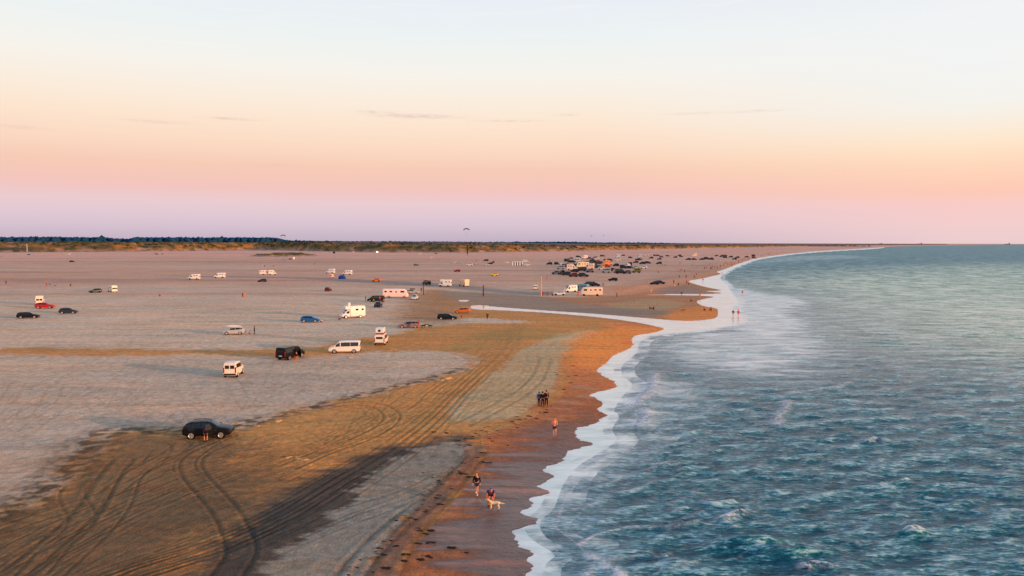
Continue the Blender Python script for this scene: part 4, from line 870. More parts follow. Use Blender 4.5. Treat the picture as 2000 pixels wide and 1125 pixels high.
    if 'drawbar' in opts or kind == 'caravan': obj('drawbar', cached('drawbar', lambda: MB().add([(2.6, -.5, .42), (2.6, .5, .42), (3.6, .04, .42), (3.6, -.04, .42), (2.6, -.5, .5), (2.6, .5, .5), (3.6, .04, .5), (3.6, -.04, .5)], [(0, 3, 2, 1), (4, 5, 6, 7), (0, 1, 5, 4), (1, 2, 6, 5), (2, 3, 7, 6), (3, 0, 4, 7)]).cyl((3.3, 0, .22), 'z', .05, .44, 8).mesh('drawbar', paint((70, 70, 72), 'metal'))), t)
    if 'stripe' in opts:
        for sg in (-1, 1): obj('stripe', panel(S_, .08, .62, .45, .62, sg, paint((150, 110, 90)), 'stripe', 'low', 6, .010), t)
    return t

# ------------------------------------------------------------------ people
def skin_mesh(name, pts, edges, rads, mat, sub=1):
    me = bpy.data.meshes.new('tmp'); me.from_pydata([tuple(p) for p in pts], edges, []); ob = bpy.data.objects.new('tmp', me); col.objects.link(ob)
    md = ob.modifiers.new('s', 'SKIN'); md.use_smooth_shade = True
    for i, r_ in enumerate(rads):
        me.skin_vertices[0].data[i].radius = r_ if isinstance(r_, tuple) else (r_, r_)
    me.skin_vertices[0].data[0].use_root = True
    if sub: s2 = ob.modifiers.new('d', 'SUBSURF'); s2.levels = sub; s2.render_levels = sub
    dg = bpy.context.evaluated_depsgraph_get(); out = bpy.data.meshes.new_from_object(ob.evaluated_get(dg)); out.name = name
    bpy.data.objects.remove(ob); bpy.data.meshes.remove(me); out.materials.clear(); out.materials.append(mat); return out
def skeleton(pose):
    """local space: +x is the way the person faces, +y their left, z up"""
    J = dict(pel=(0, 0, .93), spi=(.0, 0, 1.15), che=(.0, 0, 1.36), nek=(.0, 0, 1.50), hed=(.02, 0, 1.64),
             shL=(0, .18, 1.43), elL=(-.03, .25, 1.14), wrL=(.06, .27, .90), haL=(.09, .27, .82), shR=(0, -.18, 1.43), elR=(-.03, -.25, 1.14), wrR=(.06, -.27, .90), haR=(.09, -.27, .82),
             hiL=(0, .09, .88), knL=(.02, .10, .48), anL=(-.02, .10, .09), toL=(.14, .11, .035), hiR=(0, -.09, .88), knR=(.02, -.10, .48), anR=(-.02, -.10, .09), toR=(.14, -.11, .035))
    if pose == 'walk':
        J.update(knL=(.14, .10, .49), anL=(.22, .10, .10), toL=(.38, .11, .06), knR=(-.06, -.09, .47), anR=(-.30, -.09, .14), toR=(-.18, -.09, .04), elL=(-.12, .25, 1.17), wrL=(-.10, .27, .92), haL=(-.08, .27, .84), elR=(.05, -.25, 1.16), wrR=(.20, -.26, .97), haR=(.25, -.26, .90))
    if pose == 'jog':
        J.update(knL=(.22, .10, .55), anL=(.12, .10, .20), toL=(.26, .11, .14), knR=(-.04, -.09, .47), anR=(-.10, -.09, .09), toR=(.06, -.09, .035), elL=(-.14, .26, 1.22), wrL=(.06, .25, 1.10), haL=(.12, .22, 1.13), elR=(-.02, -.27, 1.20), wrR=(.18, -.20, 1.16), haR=(.24, -.17, 1.20))
    if pose == 'bend':
        J.update(pel=(-.14, 0, .86), spi=(.02, 0, 1.04), che=(.22, 0, 1.14), nek=(.36, 0, 1.20), hed=(.47, 0, 1.24), shL=(.26, .20, 1.16), shR=(.26, -.20, 1.16), elL=(.34, .26, .90), wrL=(.40, .20, .68), haL=(.44, .16, .60),
                 elR=(.32, -.27, .90), wrR=(.36, -.27, .66), haR=(.40, -.26, .58), hiL=(-.13, .10, .82), hiR=(-.13, -.10, .82), knL=(.06, .14, .46), knR=(.06, -.14, .46), anL=(-.08, .13, .09), anR=(-.08, -.13, .09), toL=(.08, .15, .035), toR=(.08, -.15, .035))
    if pose == 'sit':
        J.update(pel=(0, 0, .22), spi=(-.02, 0, .44), che=(-.02, 0, .64), nek=(0, 0, .78), hed=(.03, 0, .92), shL=(-.01, .18, .71), shR=(-.01, -.18, .71), elL=(.12, .24, .48), elR=(.12, -.24, .48), wrL=(.30, .18, .42), wrR=(.30, -.18, .42), haL=(.37, .16, .42), haR=(.37, -.16, .42),
                 hiL=(.02, .10, .20), hiR=(.02, -.10, .20), knL=(.40, .14, .44), knR=(.40, -.14, .44), anL=(.56, .13, .08), anR=(.56, -.13, .08), toL=(.70, .14, .04), toR=(.70, -.14, .04))
    if pose == 'perch':
        J.update(pel=(0, 0, .58), spi=(.02, 0, .80), che=(.05, 0, 1.0), nek=(.08, 0, 1.14), hed=(.12, 0, 1.27), shL=(.05, .18, 1.07), shR=(.05, -.18, 1.07), elL=(.16, .23, .82), elR=(.16, -.23, .82), wrL=(.34, .17, .74), wrR=(.34, -.17, .74), haL=(.41, .15, .72), haR=(.41, -.15, .72),
                 hiL=(.02, .10, .55), hiR=(.02, -.10, .55), knL=(.42, .13, .52), knR=(.42, -.13, .52), anL=(.44, .13, .09), anR=(.44, -.13, .09), toL=(.58, .14, .04), toR=(.58, -.14, .04))
    return {k: np.array(v, float) for k, v in J.items()}
def person(px, py, head, pose, top, bot, label, h=1.75, hair=(60, 38, 26), skin=(212, 140, 108), sleeves='long', legs='long', detail=0, group=None, bare=False, shoes=(40, 36, 34), zoff=0.0, dy=0.0):
    J = skeleton(pose); x, y, z = place(px, py); nv = Vector((x, y, 0)).normalized(); x += nv.x * dy; y += nv.y * dy
    t = thing('person', label, 'person', (x, y, z + zoff), R(head), group); k = h / 1.75; t.scale = (k, k, k)
    names = ['pel', 'spi', 'che', 'nek', 'hed', 'shL', 'elL', 'wrL', 'haL', 'shR', 'elR', 'wrR', 'haR', 'hiL', 'knL', 'anL', 'toL', 'hiR', 'knR', 'anR', 'toR']
    rd = dict(pel=(.105, .14), spi=(.10, .125), che=(.11, .15), nek=.052, hed=.075, shL=.06, elL=.042, wrL=.028, haL=.034, hiL=.085, knL=.058, anL=.04, toL=.034)
    for q in ('sh', 'el', 'wr', 'ha', 'hi', 'kn', 'an', 'to'): rd[q + 'R'] = rd[q + 'L']
    E = [('pel', 'spi'), ('spi', 'che'), ('che', 'nek'), ('nek', 'hed'), ('che', 'shL'), ('shL', 'elL'), ('elL', 'wrL'), ('wrL', 'haL'), ('che', 'shR'), ('shR', 'elR'), ('elR', 'wrR'), ('wrR', 'haR'),
         ('pel', 'hiL'), ('hiL', 'knL'), ('knL', 'anL'), ('anL', 'toL'), ('pel', 'hiR'), ('hiR', 'knR'), ('knR', 'anR'), ('anR', 'toR')]
    def sub(keys, grow, edges, over=None):
        over = over or {}; ks = [n for n in names if n in keys]; P_ = [over.get(n, J[n]) for n in ks]; ed = [(ks.index(a), ks.index(b)) for a, b in edges if a in ks and b in ks]
        rr_ = [tuple(v + grow for v in (rd[n] if isinstance(rd[n], tuple) else (rd[n], rd[n]))) for n in ks]; return P_, ed, rr_
    def body():
        P_, ed, rr_ = sub(names, 0, E)
        if detail:
            for sd in ('L', 'R'):
                hv = J['ha' + sd]; wv = J['wr' + sd]; d = (hv - wv) / np.linalg.norm(hv - wv); sx_ = np.cross(d, (0, 1, 0)); sx_ /= np.linalg.norm(sx_); hi_ = names.index('ha' + sd)
                for q, (ln, of) in enumerate([(.075, -.03), (.085, -.01), (.08, .01), (.06, .03)]):
                    b0 = len(P_); P_ += [hv + d * .03 + sx_ * of, hv + d * (.03 + ln * .55) + sx_ * of * 1.1, hv + d * (.03 + ln) * .95 + sx_ * of - np.array((0, .012 if sd == 'L' else -.012, 0)) * 1.5]
                    ed += [(hi_, b0), (b0, b0 + 1), (b0 + 1, b0 + 2)]; rr_ += [(.010, .010), (.009, .009), (.008, .008)]
                b0 = len(P_); P_ += [wv + d * .03 + sx_ * .035, wv + d * .07 + sx_ * .055]; ed += [(names.index('wr' + sd), b0), (b0, b0 + 1)]; rr_ += [(.012, .012), (.010, .010)]
        return skin_mesh('body', P_, ed, rr_, paint(skin, 'skin'))
    b = obj('body', cached(('pb', pose, skin, detail), body), t)
    hd = J['hed']
    def headm():
        mb = MB().ball((hd[0], hd[1], hd[2] + .02), (.098, .078, .122), 12, 9); mb.ball((hd[0] + .098, 0, hd[2]), (.022, .014, .028), 6, 4)
        for sg in (-1, 1): mb.ball((hd[0], sg * .08, hd[2] + .01), (.022, .012, .032), 6, 4)
        mb.ball((hd[0] + .088, 0, hd[2] - .045), (.014, .026, .008), 6, 4); return mb.mesh('head', paint(skin, 'skin'), True, 80)
    hm = obj('head', cached(('ph', pose, skin), headm), t)
    if detail:
        for sg in (-1, 1): obj('eye', cached(('pe', pose, sg), lambda: MB().ball((hd[0] + .088, sg * .032, hd[2] + .028), (.012, .014, .009), 6, 4).mesh('eye', paint((30, 24, 20), 'glass'))), hm)
    obj('hair', cached(('hair', pose, hair), lambda: MB().ball((hd[0] - .022, 0, hd[2] + .05), (.10, .088, .112), 10, 7).ball((hd[0] - .05, 0, hd[2] - .02), (.065, .075, .10), 8, 6).mesh('hair', paint(hair, 'cloth'), True, 80)), hm)
    TE = [e for e in E if e[0] not in ('nek', 'wrL', 'wrR', 'hiL', 'hiR', 'knL', 'knR', 'anL', 'anR') and e[1] not in ('hiL', 'hiR')]
    if not bare:
        tk = ['pel', 'spi', 'che', 'shL', 'shR', 'elL', 'elR'] + (['wrL', 'wrR'] if sleeves == 'long' else [])
        def topm():
            ov = {}
            if sleeves == 'short':
                for q in 'LR': ov['el' + q] = J['sh' + q] * .35 + J['el' + q] * .65
            P_, ed, rr_ = sub(tk, .022, TE, ov); return skin_mesh('top', P_, ed, rr_, paint(top, 'cloth'))
        obj('top', cached(('pt', pose, top, sleeves), topm), t)
    bk = ['pel', 'hiL', 'hiR', 'knL', 'knR'] + (['anL', 'anR'] if legs == 'long' else [])
    def botm():
        ov = {}
        if legs == 'short':
            for q in 'LR': ov['kn' + q] = J['hi' + q] * .4 + J['kn' + q] * .6
        P_, ed, rr_ = sub(bk, .02, [e for e in E if e[0] in ('pel', 'hiL', 'hiR', 'knL', 'knR')], ov); return skin_mesh('trousers' if legs == 'long' else 'shorts', P_, ed, rr_, paint(bot, 'cloth'))
    obj('trousers' if legs == 'long' else 'shorts', cached(('pl', pose, bot, legs), botm), t)
    if detail and shoes:
        for q in 'LR':
            a_, c_ = J['an' + q], J['to' + q]; obj('shoe', cached(('shoe', pose, q, shoes), lambda: MB().tube([a_ + np.array((-.05, 0, -.03)), (a_ + c_) / 2 + np.array((0, 0, -.01)), c_ + np.array((.04, 0, 0))], [.045, .05, .03], 8).mesh('shoe', paint(shoes, 'cloth'), True)), t)
    return t
def dog(px, py, head, color, label, s=1.0, group=None):
    x, y, z = place(px, py); t = thing('dog', label, 'dog', (x, y, z), R(head), group); t.scale = (s, s, s)
    def bm_():
        P_ = [(0, 0, .46), (.16, 0, .45), (.32, 0, .50), (.42, 0, .60), (.52, 0, .68), (.62, 0, .66), (.70, 0, .63), (-.18, 0, .47), (-.30, 0, .47), (-.44, 0, .44), (-.58, 0, .40), (-.72, 0, .42),
              (.26, .09, .40), (.25, .10, .22), (.26, .10, .04), (.31, .10, .03), (.26, -.09, .40), (.21, -.10, .22), (.20, -.10, .04), (.25, -.10, .03),
              (-.28, .09, .40), (-.22, .10, .27), (-.36, .10, .20), (-.32, .10, .04), (-.26, .10, .03), (-.28, -.09, .40), (-.18, -.10, .27), (-.32, -.10, .20), (-.27, -.10, .04), (-.21, -.10, .03)]
        rd_ = [.125, .145, .13, .085, .085, .055, .04, .115, .10, .04, .045, .02, .07, .04, .032, .03, .07, .04, .032, .03, .085, .055, .034, .03, .03, .085, .055, .034, .03, .03]
        ed = [(0, 1), (1, 2), (2, 3), (3, 4), (4, 5), (5, 6), (0, 7), (7, 8), (8, 9), (9, 10), (10, 11), (2, 12), (12, 13), (13, 14), (14, 15), (2, 16), (16, 17), (17, 18), (18, 19), (8, 20), (20, 21), (21, 22), (22, 23), (23, 24), (8, 25), (25, 26), (26, 27), (27, 28), (28, 29)]
        return skin_mesh('body', P_, ed, rd_, paint(color, 'cloth'))
    b = obj('body', cached(('dog', color), bm_), t)
    for sg in (-1, 1):
        obj('ear', cached(('dear', color, sg), lambda: MB().ball((.50, sg * .085, .66), (.04, .016, .07), 6, 5).mesh('ear', paint(tuple(int(c * .82) for c in color), 'cloth'), True)), b); obj('eye', cached(('deye', sg), lambda: MB().ball((.585, sg * .045, .70), (.012, .01, .012), 5, 4).mesh('eye', paint((15, 12, 10), 'glass'))), b)
    obj('nose', cached('dnose', lambda: MB().ball((.745, 0, .64), (.018, .022, .016), 6, 4).mesh('nose', paint((15, 12, 10), 'glass'))), b)
    obj('collar', cached('dcol', lambda: MB().cyl((.40, 0, .58), 'z', .095, .035, 12).mesh('collar', paint((25, 40, 45), 'cloth'))), b)
    return t

# ================================================================== things
WHITE = (226, 222, 218); CREAM = (228, 214, 200); BLACK = (16, 17, 22); NAVY = (22, 30, 52); SLATE = (38, 50, 62); SILVER = (170, 172, 176); GREY = (120, 118, 122)
V = vehicle
# --- cars and vans on the near sand
V('suv', BLACK, 408, 858, -6, 'black SUV with its front door open at the edge of the damp sand', 1, opts=('rails', 'frontdoor'))
V('minivan', CREAM, 457, 738, 84, 'small cream van seen from behind with two dark rear windows, alone on the pale sand', 1, H=1.12, opts=('reardoors_none',))
V('van', BLACK, 568, 704, 60, 'black van with its side door open and a person inside it', 1, opts=('slidedoor', 'wide_rear', 'frontdoor'))
V('van', WHITE, 673, 690, 180, 'white minibus with long dark side windows on the tyre-marked sand', 1, opts=())
V('van', WHITE, 745, 675, 86, 'white camper van seen from behind with a tall pop-up roof', 1, opts=('bigpop', 'wide_rear'))
V('hatch', SILVER, 457, 654, 180, 'silver hatchback with a board strapped on its roof', 1, opts=('board',))
V('hatch', (30, 88, 150), 606, 630, -2, 'bright blue hatchback parked on the pale sand', 1)
V('estate', (140, 112, 112), 799, 641, 180, 'pinkish grey estate car with raised tailgate and a person in red behind it', 1, opts=('tailgate',))
V('estate', BLACK, 874, 625, -3, 'black estate car with raised tailgate beside the stream mouth', 1, opts=('tailgate',))
V('hatch', (196, 104, 34), 903, 612, 178, 'orange hatchback beside the head of the white stream', 1)
V('cabover', WHITE, 688, 622, 206, 'white motorhome with sleeping berth over the cab and a round dome on its roof', 1, opts=('dome',))
V('rv', (232, 205, 198), 773, 582, -2, 'long pale pink-lit motorhome parked side on beside a silver estate car', 1, L=8.3)
V('estate', SILVER, 806, 574, -3, 'silver estate car with a dark roof box half behind the long motorhome', 1, opts=('roofbox',))
V('van', (24, 24, 30), 734, 590, 172, 'black van with people standing along its side', 1)
V('hatch', NAVY, 739, 601, 262, 'dark blue hatchback facing the camera in front of the black van', 1)
V('hatch', (200, 202, 206), 810, 586, 262, 'small white and black car seen end on below the silver estate car', 0)
V('estate', BLACK, 56, 622, -1, 'black estate car, the lowest parked at the edge of the flats', 1)
V('hatch', SLATE, 134, 613, -2, 'dark blue grey hatchback beside the black estate car', 1)
V('suv', (170, 24, 22), 88, 603, -2, 'bright red off-road car with dark wheels', 1)
V('camper', CREAM, 78, 596, 100, 'white camper standing right behind the red off-road car', 1, W=1.0)
V('hatch', (20, 58, 56), 186, 572, 205, 'dark green hatchback near the small white camper on the flats', 0)
V('camper', CREAM, 220, 571, 118, 'small white camper beside the dark green hatchback', 0, L=4.6, H=.92)
V('camper', WHITE, 379, 546, 168, 'white camper van with a sunlit rear end, first of two campers on open sand', 0)
V('camper', WHITE, 429, 543, 172, 'white camper van with a dark awning on open sand', 0, opts=('awning',))
V('caravan', (232, 208, 200), 515, 537, 2, 'white caravan hitched up beside a cream van on open sand', 0, L=4.4)
V('camper', CREAM, 532, 537, 10, 'cream van with a dark end beside the white caravan', 0, L=4.2)
V('hatch', (44, 42, 50), 512, 551, 190, 'small dark car on the grey wet lane below the caravan', 0)
V('hatch', (90, 22, 24), 641, 569, 80, 'small dark red car seen from behind alone on the flats', 0)
V('camper', WHITE, 645, 534, 160, 'white camper van behind the little pink trailer', 0)
V('caravan', (226, 178, 172), 647, 543, 75, 'little pink trailer in front of a white camper van', 0, L=2.6, H=.78, W=.8)
V('camper', WHITE, 678, 537, 164, 'white camper van behind the blue tent', 0)
V('hatch', (205, 112, 34), 735, 550, 176, 'orange hatchback with raised tailgate beside the grey wet lane', 0, opts=('tailgate',))
V('van', (52, 44, 40), 833, 557, 118, 'dark brown van beside the grey wet lane', 0, H=1.08)
V('cabover', WHITE, 869, 560, 170, 'white motorhome in shade between the brown van and the box truck', 0, L=5.3)
V('boxtruck', (224, 190, 160), 906, 560, 118, 'tall box truck with a sunlit rear wall at the bend of the grey wet lane', 0)
V('hatch', (120, 18, 24), 893, 531, 180, 'small red car alone on the flats beyond the box truck', 0)
V('hatch', (200, 170, 20), 965, 539, 200, 'small yellow car alone on the flats', 0)
V('minivan', CREAM, 1046, 566, 86, 'small pale van seen from behind beside the tall orange pole', 0)
V('hatch', WHITE, 1093, 577, 178, 'white hatchback beside the low wooden barrier', 0)
V('camper', WHITE, 1114, 571, 205, 'white camper van with an orange-lit rear beside the big motorhome', 0, L=4.8)
V('rv', (235, 208, 186), 1155, 578, 180, 'big cream motorhome beside the stream flats with people standing around it', 0, L=7.6)
V('camper', (120, 150, 160), 1136, 569, 150, 'blue grey camper van behind the big cream motorhome', 0)
V('van', NAVY, 1150, 559, 170, 'dark blue van above the roof of the big cream motorhome', 0)
V('hatch', (16, 26, 26), 1163, 559, -5, 'black hatchback beside the dark blue van behind the big motorhome', 0)
V('suv', BLACK, 1197, 549, 178, 'black SUV on its own beside the brown sand with someone in red behind', 0)
V('hatch', (24, 28, 36), 1278, 556, 185, 'black hatchback parked nose to tail with a dark blue SUV near the water', 0)
V('suv', (26, 36, 60), 1289, 555, 2, 'dark blue SUV parked nose to tail with a black hatchback near the water', 0)
# --- far across the flats
far = [
 ('hatch', (60, 60, 66), 56, 498, 180, 'small dark car at the foot of the dunes at the far end of the beach'),
 ('hatch', WHITE, 135, 497, 180, 'tiny white car at the foot of the dunes'),
 ('hatch', BLACK, 141, 512, -4, 'tiny black car alone between the dunes and the open sand'),
 ('estate', (56, 44, 44), 306, 497, 2, 'dark car at the foot of the dunes with a smaller thing beside it'),
 ('hatch', (110, 100, 100), 317, 497, 90, 'small grey car beside the dark car at the foot of the dunes'),
 ('hatch', (150, 154, 160), 555, 508, 180, 'grey car beside the sand mound'),
 ('hatch', (60, 44, 46), 566, 507, 100, 'dark car between the grey car and the camper by the sand mound'),
 ('camper', CREAM, 572, 507, 120, 'white camper van beside the sand mound'),
 ('hatch', (70, 80, 104), 813, 519, 20, 'blue grey car alone on the far flats'),
 ('minivan', (226, 190, 186), 842, 505, 185, 'pale van with a red end on the far flats'),
 ('camper', WHITE, 737, 494, 30, 'white camper at the foot of the orange dunes'),
 ('minivan', WHITE, 820, 497, 178, 'white van at the foot of the dunes above the red-ended van'),
 ('hatch', NAVY, 852, 496, 0, 'tiny dark car at the foot of the dunes'),
 ('caravan', (230, 170, 165), 690, 494, 85, 'tiny pink caravan at the foot of the dunes'),
 ('estate', (180, 180, 186), 885, 514, 180, 'silver car, first of two white cars in line on the far flats'),
 ('hatch', (170, 172, 180), 896, 515, 180, 'pale car, second of two in line on the far flats'),
 ('van', WHITE, 917, 519, 175, 'white van beside the standing figure on the far flats'),
 ('hatch', SILVER, 929, 516, 190, 'silver hatchback half behind the white van on the far flats'),
 ('van', (26, 34, 52), 949, 510, 180, 'black van with a slanting roof beside the dark cluster of vehicles'),
 ('van', (86, 70, 84), 963, 514, 100, 'purple grey van in the dark cluster of vehicles'),
 ('estate', (30, 30, 44), 957, 516, 185, 'black estate car in front of the purple grey van'),
 ('hatch', (196, 190, 196), 950, 519, 180, 'white car in front of the dark cluster of vehicles'),
 ('hatch', (226, 214, 208), 990, 514, 180, 'white car near the striped tent trailer'),
 ('camper', (190, 200, 204), 1027, 513, 0, 'pale camper van behind the striped awning'),
 ('estate', WHITE, 1030, 519, 3, 'white estate car in front of the striped awning'),
]
strip = [
 ('hatch', (24, 34, 38), 1073, 517, 'black hatchback at the end of the parking strip with a figure above it'),
 ('hatch', (22, 26, 38), 1088, 517, 'black hatchback, second from the end of the parking strip'),
 ('minivan', (140, 158, 162), 1095, 526, 'small grey blue van in front of the second black hatchback'),
 ('hatch', (60, 54, 66), 1103, 522, 'dark grey car beside the small grey blue van'),
 ('van', (20, 24, 26), 1108, 511, 'black van behind the white campers in the parking strip'),
 ('estate', (14, 18, 20), 1117, 513, 'black estate car nose to tail with the black van'),
 ('van', (20, 26, 48), 1130, 504, 'dark blue van at the far side of the parking strip'),
 ('camper', CREAM, 1142, 505, 'cream camper beside the dark blue van'),
 ('camper', (196, 190, 196), 1126, 511, 'pale camper van behind the white van row'),
 ('van', (188, 194, 196), 1130, 517, 'white van in the middle of the parking strip'),
 ('camper', (230, 206, 196), 1117, 528, 'white camper van with a cream side facing the small grey blue van'),
 ('hatch', (44, 36, 56), 1110, 521, 'dark purple hatchback behind the cream-sided camper'),
 ('estate', (50, 58, 62), 1128, 519, 'dark estate car in front of the white van'),
 ('rv', (238, 214, 170), 1138, 524, 'yellow white motorhome in the middle of the parking strip'),
 ('camper', (234, 204, 186), 1151, 526, 'cream camper van beside the yellow white motorhome'),
 ('van', (40, 34, 66), 1136, 530, 'dark purple van in front of the yellow white motorhome'),
 ('estate', (18, 22, 34), 1121, 532, 'black estate car below the cream-sided camper'),
 ('hatch', (96, 98, 106), 1152, 532, 'grey wedge-shaped hatchback below the cream camper van'),
 ('minivan', (30, 32, 34), 1098, 537, 'black van with an orange-lit side at the near end of the strip'),
 ('hatch', (36, 40, 46), 1106, 538, 'dark hatchback touching the orange-lit black van'),
 ('estate', (132, 150, 158), 1113, 538, 'pale blue estate car beside the dark hatchback'),
 ('hatch', (96, 40, 44), 1120, 541, 'dark red hatchback below the pale blue estate car'),
 ('estate', (18, 52, 60), 1140, 541, 'teal black estate car at the near side of the strip'),
 ('hatch', (62, 60, 90), 1150, 506, 'purple blue car at the far side of the strip'),
 ('estate', (26, 28, 42), 1156, 511, 'black estate car behind the pale campers'),
 ('hatch', (36, 34, 62), 1145, 515, 'small dark blue car beside a person in the strip'),
 ('hatch', (120, 80, 84), 1167, 511, 'reddish grey car at the far side of the strip'),
 ('estate', (20, 44, 46), 1166, 524, 'dark green estate car in the middle of the strip'),
 ('hatch', (80, 82, 92), 1172, 515, 'grey hatchback behind the orange campers'),
 ('camper', (222, 140, 80), 1188, 518, 'orange-lit camper van at the dunes side of the strip'),
 ('minivan', (214, 130, 60), 1178, 523, 'small orange van beside the orange-lit camper'),
 ('hatch', (140, 38, 34), 1186, 522, 'red hatchback under the orange-lit camper'),
 ('minivan', (150, 160, 164), 1184, 533, 'grey white van beside the two dark estate cars'),
 ('estate', (22, 34, 56), 1192, 530, 'dark blue estate car beside the grey white van'),
 ('hatch', (190, 194, 200), 1175, 527, 'white hatchback behind the grey white van'),
 ('hatch', (26, 30, 40), 1203, 520, 'dark hatchback beside the orange-lit camper'),
 ('estate', (16, 16, 22), 1218, 523, 'long black estate car at the sea side of the strip'),
 ('hatch', (44, 26, 40), 1229, 517, 'dark plum hatchback at the sea side of the strip'),
 ('van', (28, 30, 36), 1212, 535, 'tall black van seen end on at the sea side of the strip'),
 ('hatch', (86, 92, 108), 1225, 535, 'blue grey hatchback beside the tall black van'),
 ('hatch', (186, 150, 146), 1205, 533, 'pale pink hatchback between the dark estate car and the black van'),
 ('estate', (60, 24, 34), 1176, 501, 'dark red estate car at the far side of the strip'),
 ('camper', (190, 204, 206), 1206, 503, 'white camper van at the foot of the dunes above the strip'),
 ('minivan', (116, 110, 24), 1243, 533, 'olive yellow van at the sea end of the strip'),
 ('hatch', (150, 168, 172), 1243, 525, 'pale green grey car beside the white hatchback'),
 ('hatch', (196, 206, 216), 1257, 525, 'white hatchback beside the pale green grey car'),
 ('hatch', (26, 28, 34), 1254, 516, 'black hatchback, first of two nose to tail beyond the strip'),
 ('estate', (26, 28, 34), 1265, 515, 'black estate car, second of two nose to tail beyond the strip'),
 ('hatch', (36, 44, 58), 1287, 516, 'dark slate hatchback alone beyond the strip'),
 ('camper', (180, 190, 196), 1249, 503, 'white and dark camper van below the orange dunes'),
 ('hatch', (60, 62, 70), 1217, 500, 'dark hatchback beside the white camper at the foot of the dunes'),
 ('minivan', (200, 196, 202), 1259, 501, 'white van, first of a pale row below the dunes'),
 ('minivan', (206, 200, 206), 1266, 501, 'white van, second of a pale row below the dunes'),
 ('minivan', (200, 196, 206), 1273, 500, 'white van, last of a pale row below the dunes'),
 ('hatch', (64, 50, 46), 1272, 505, 'brown hatchback in front of the pale row of vans'),
 ('hatch', (40, 38, 46), 1279, 500, 'dark hatchback beside the pale row of vans'),
 ('hatch', (50, 50, 58), 1285, 500, 'dark hatchback, the one further along from the pale row of vans'),
 ('hatch', (90, 50, 66), 1292, 503, 'plum hatchback below the dunes'),
 ('hatch', (72, 60, 86), 1304, 501, 'purple hatchback below the dunes beyond the plum one'),
 ('hatch', (40, 46, 42), 1327, 500, 'dark green hatchback below the dunes beside the white tent'),
 ('estate', (34, 38, 52), 1344, 508, 'dark blue estate car, first of a row of four by the white tent'),
 ('estate', (80, 40, 58), 1356, 508, 'dark red estate car, second of a row of four by the white tent'),
 ('hatch', (60, 54, 52), 1370, 508, 'brown grey hatchback, third of a row of four by the white tent'),
 ('van', (30, 32, 52), 1380, 507, 'dark blue van, last but one of the row by the white tent'),
 ('estate', (44, 48, 66), 1388, 507, 'slate estate car at the sea end of the row by the white tent'),
 ('van', (24, 34, 46), 1410, 502, 'dark van, first of a row of four close to the far shore'),
 ('hatch', (18, 24, 30), 1416, 504, 'black hatchback touching the dark van close to the far shore'),
 ('estate', (40, 52, 58), 1427, 503, 'grey green estate car, third of the row close to the far shore'),
 ('hatch', (24, 28, 36), 1440, 504, 'black hatchback, last of the row close to the far shore'),
]
for kind, c, px, py, hd, lb in far: V(kind, c, px, py, hd, lb, 0, group='vehicles scattered over the far flats')
rv_ = random.Random(21)
for kind, c, px, py, lb in strip: V(kind, c, px, py, rv_.choice([178, 182, 2, -3, 170, 8, 195]) if kind not in ('minivan',) else rv_.choice([100, 80, 170]), lb, 0, group='vehicles parked in the crowded strip').scale = (1.22, 1.22, 1.5)

rv2 = random.Random(77)
packs = {'dark': ((22, 26, 34), 'dark car packed in the middle rows of the crowded strip'), 'navy': ((28, 36, 66), 'navy car packed in the middle rows of the crowded strip'), 'white': (WHITE, 'white van packed in the middle rows of the crowded strip'), 'grey': ((96, 98, 108), 'grey car packed in the middle rows of the crowded strip')}
for i in range(34):
    kk = rv2.choice(['dark', 'dark', 'dark', 'navy', 'white', 'grey', 'grey']); c, lb = packs[kk]; px = rv2.gauss(1158, 38); py = 517 + (px - 1158) * -.02 + rv2.gauss(0, 7.5)
    V('van' if kk == 'white' else rv2.choice(['suv', 'estate', 'suv', 'van']), c, max(1085, min(1260, px)), max(501, min(538, py)), rv2.choice([178, 2, 170, 60, 95]), lb, 0, group='cars packed in the crowded strip').scale = (1.1, 1.1, 1.3)
for i in range(16):
    px = rv2.uniform(1230, 1480); py = 506 - (px - 1300) * .03 + rv2.uniform(-4, 6)
    V(rv2.choice(['suv', 'estate']), rv2.choice([(30, 32, 42), (60, 50, 60)]), px, max(499, py), rv2.choice([178, 2]), 'dark car in the thin line of vehicles trailing along the far beach', 0, group='cars trailing along the far beach').scale = (1.1, 1.1, 1.3)
for i in range(40):
    px = rv2.uniform(1380, 1640); yb = np.interp(px, [1380, 1408, 1428, 1475, 1510, 1560, 1640], [527, 524, 517, 503, 497, 492, 487.5]); 
    person(px - 4, yb + rv2.uniform(-4, 1), rv2.choice([0, 90, 180, 270]), rv2.choice(['stand', 'walk']), rv2.choice([(96, 40, 44), (60, 44, 54), (150, 60, 60)]), (70, 50, 54), 'tiny figure strolling in the long line of people on the far shore', 1.85, group='strollers in the line of people on the far shore')
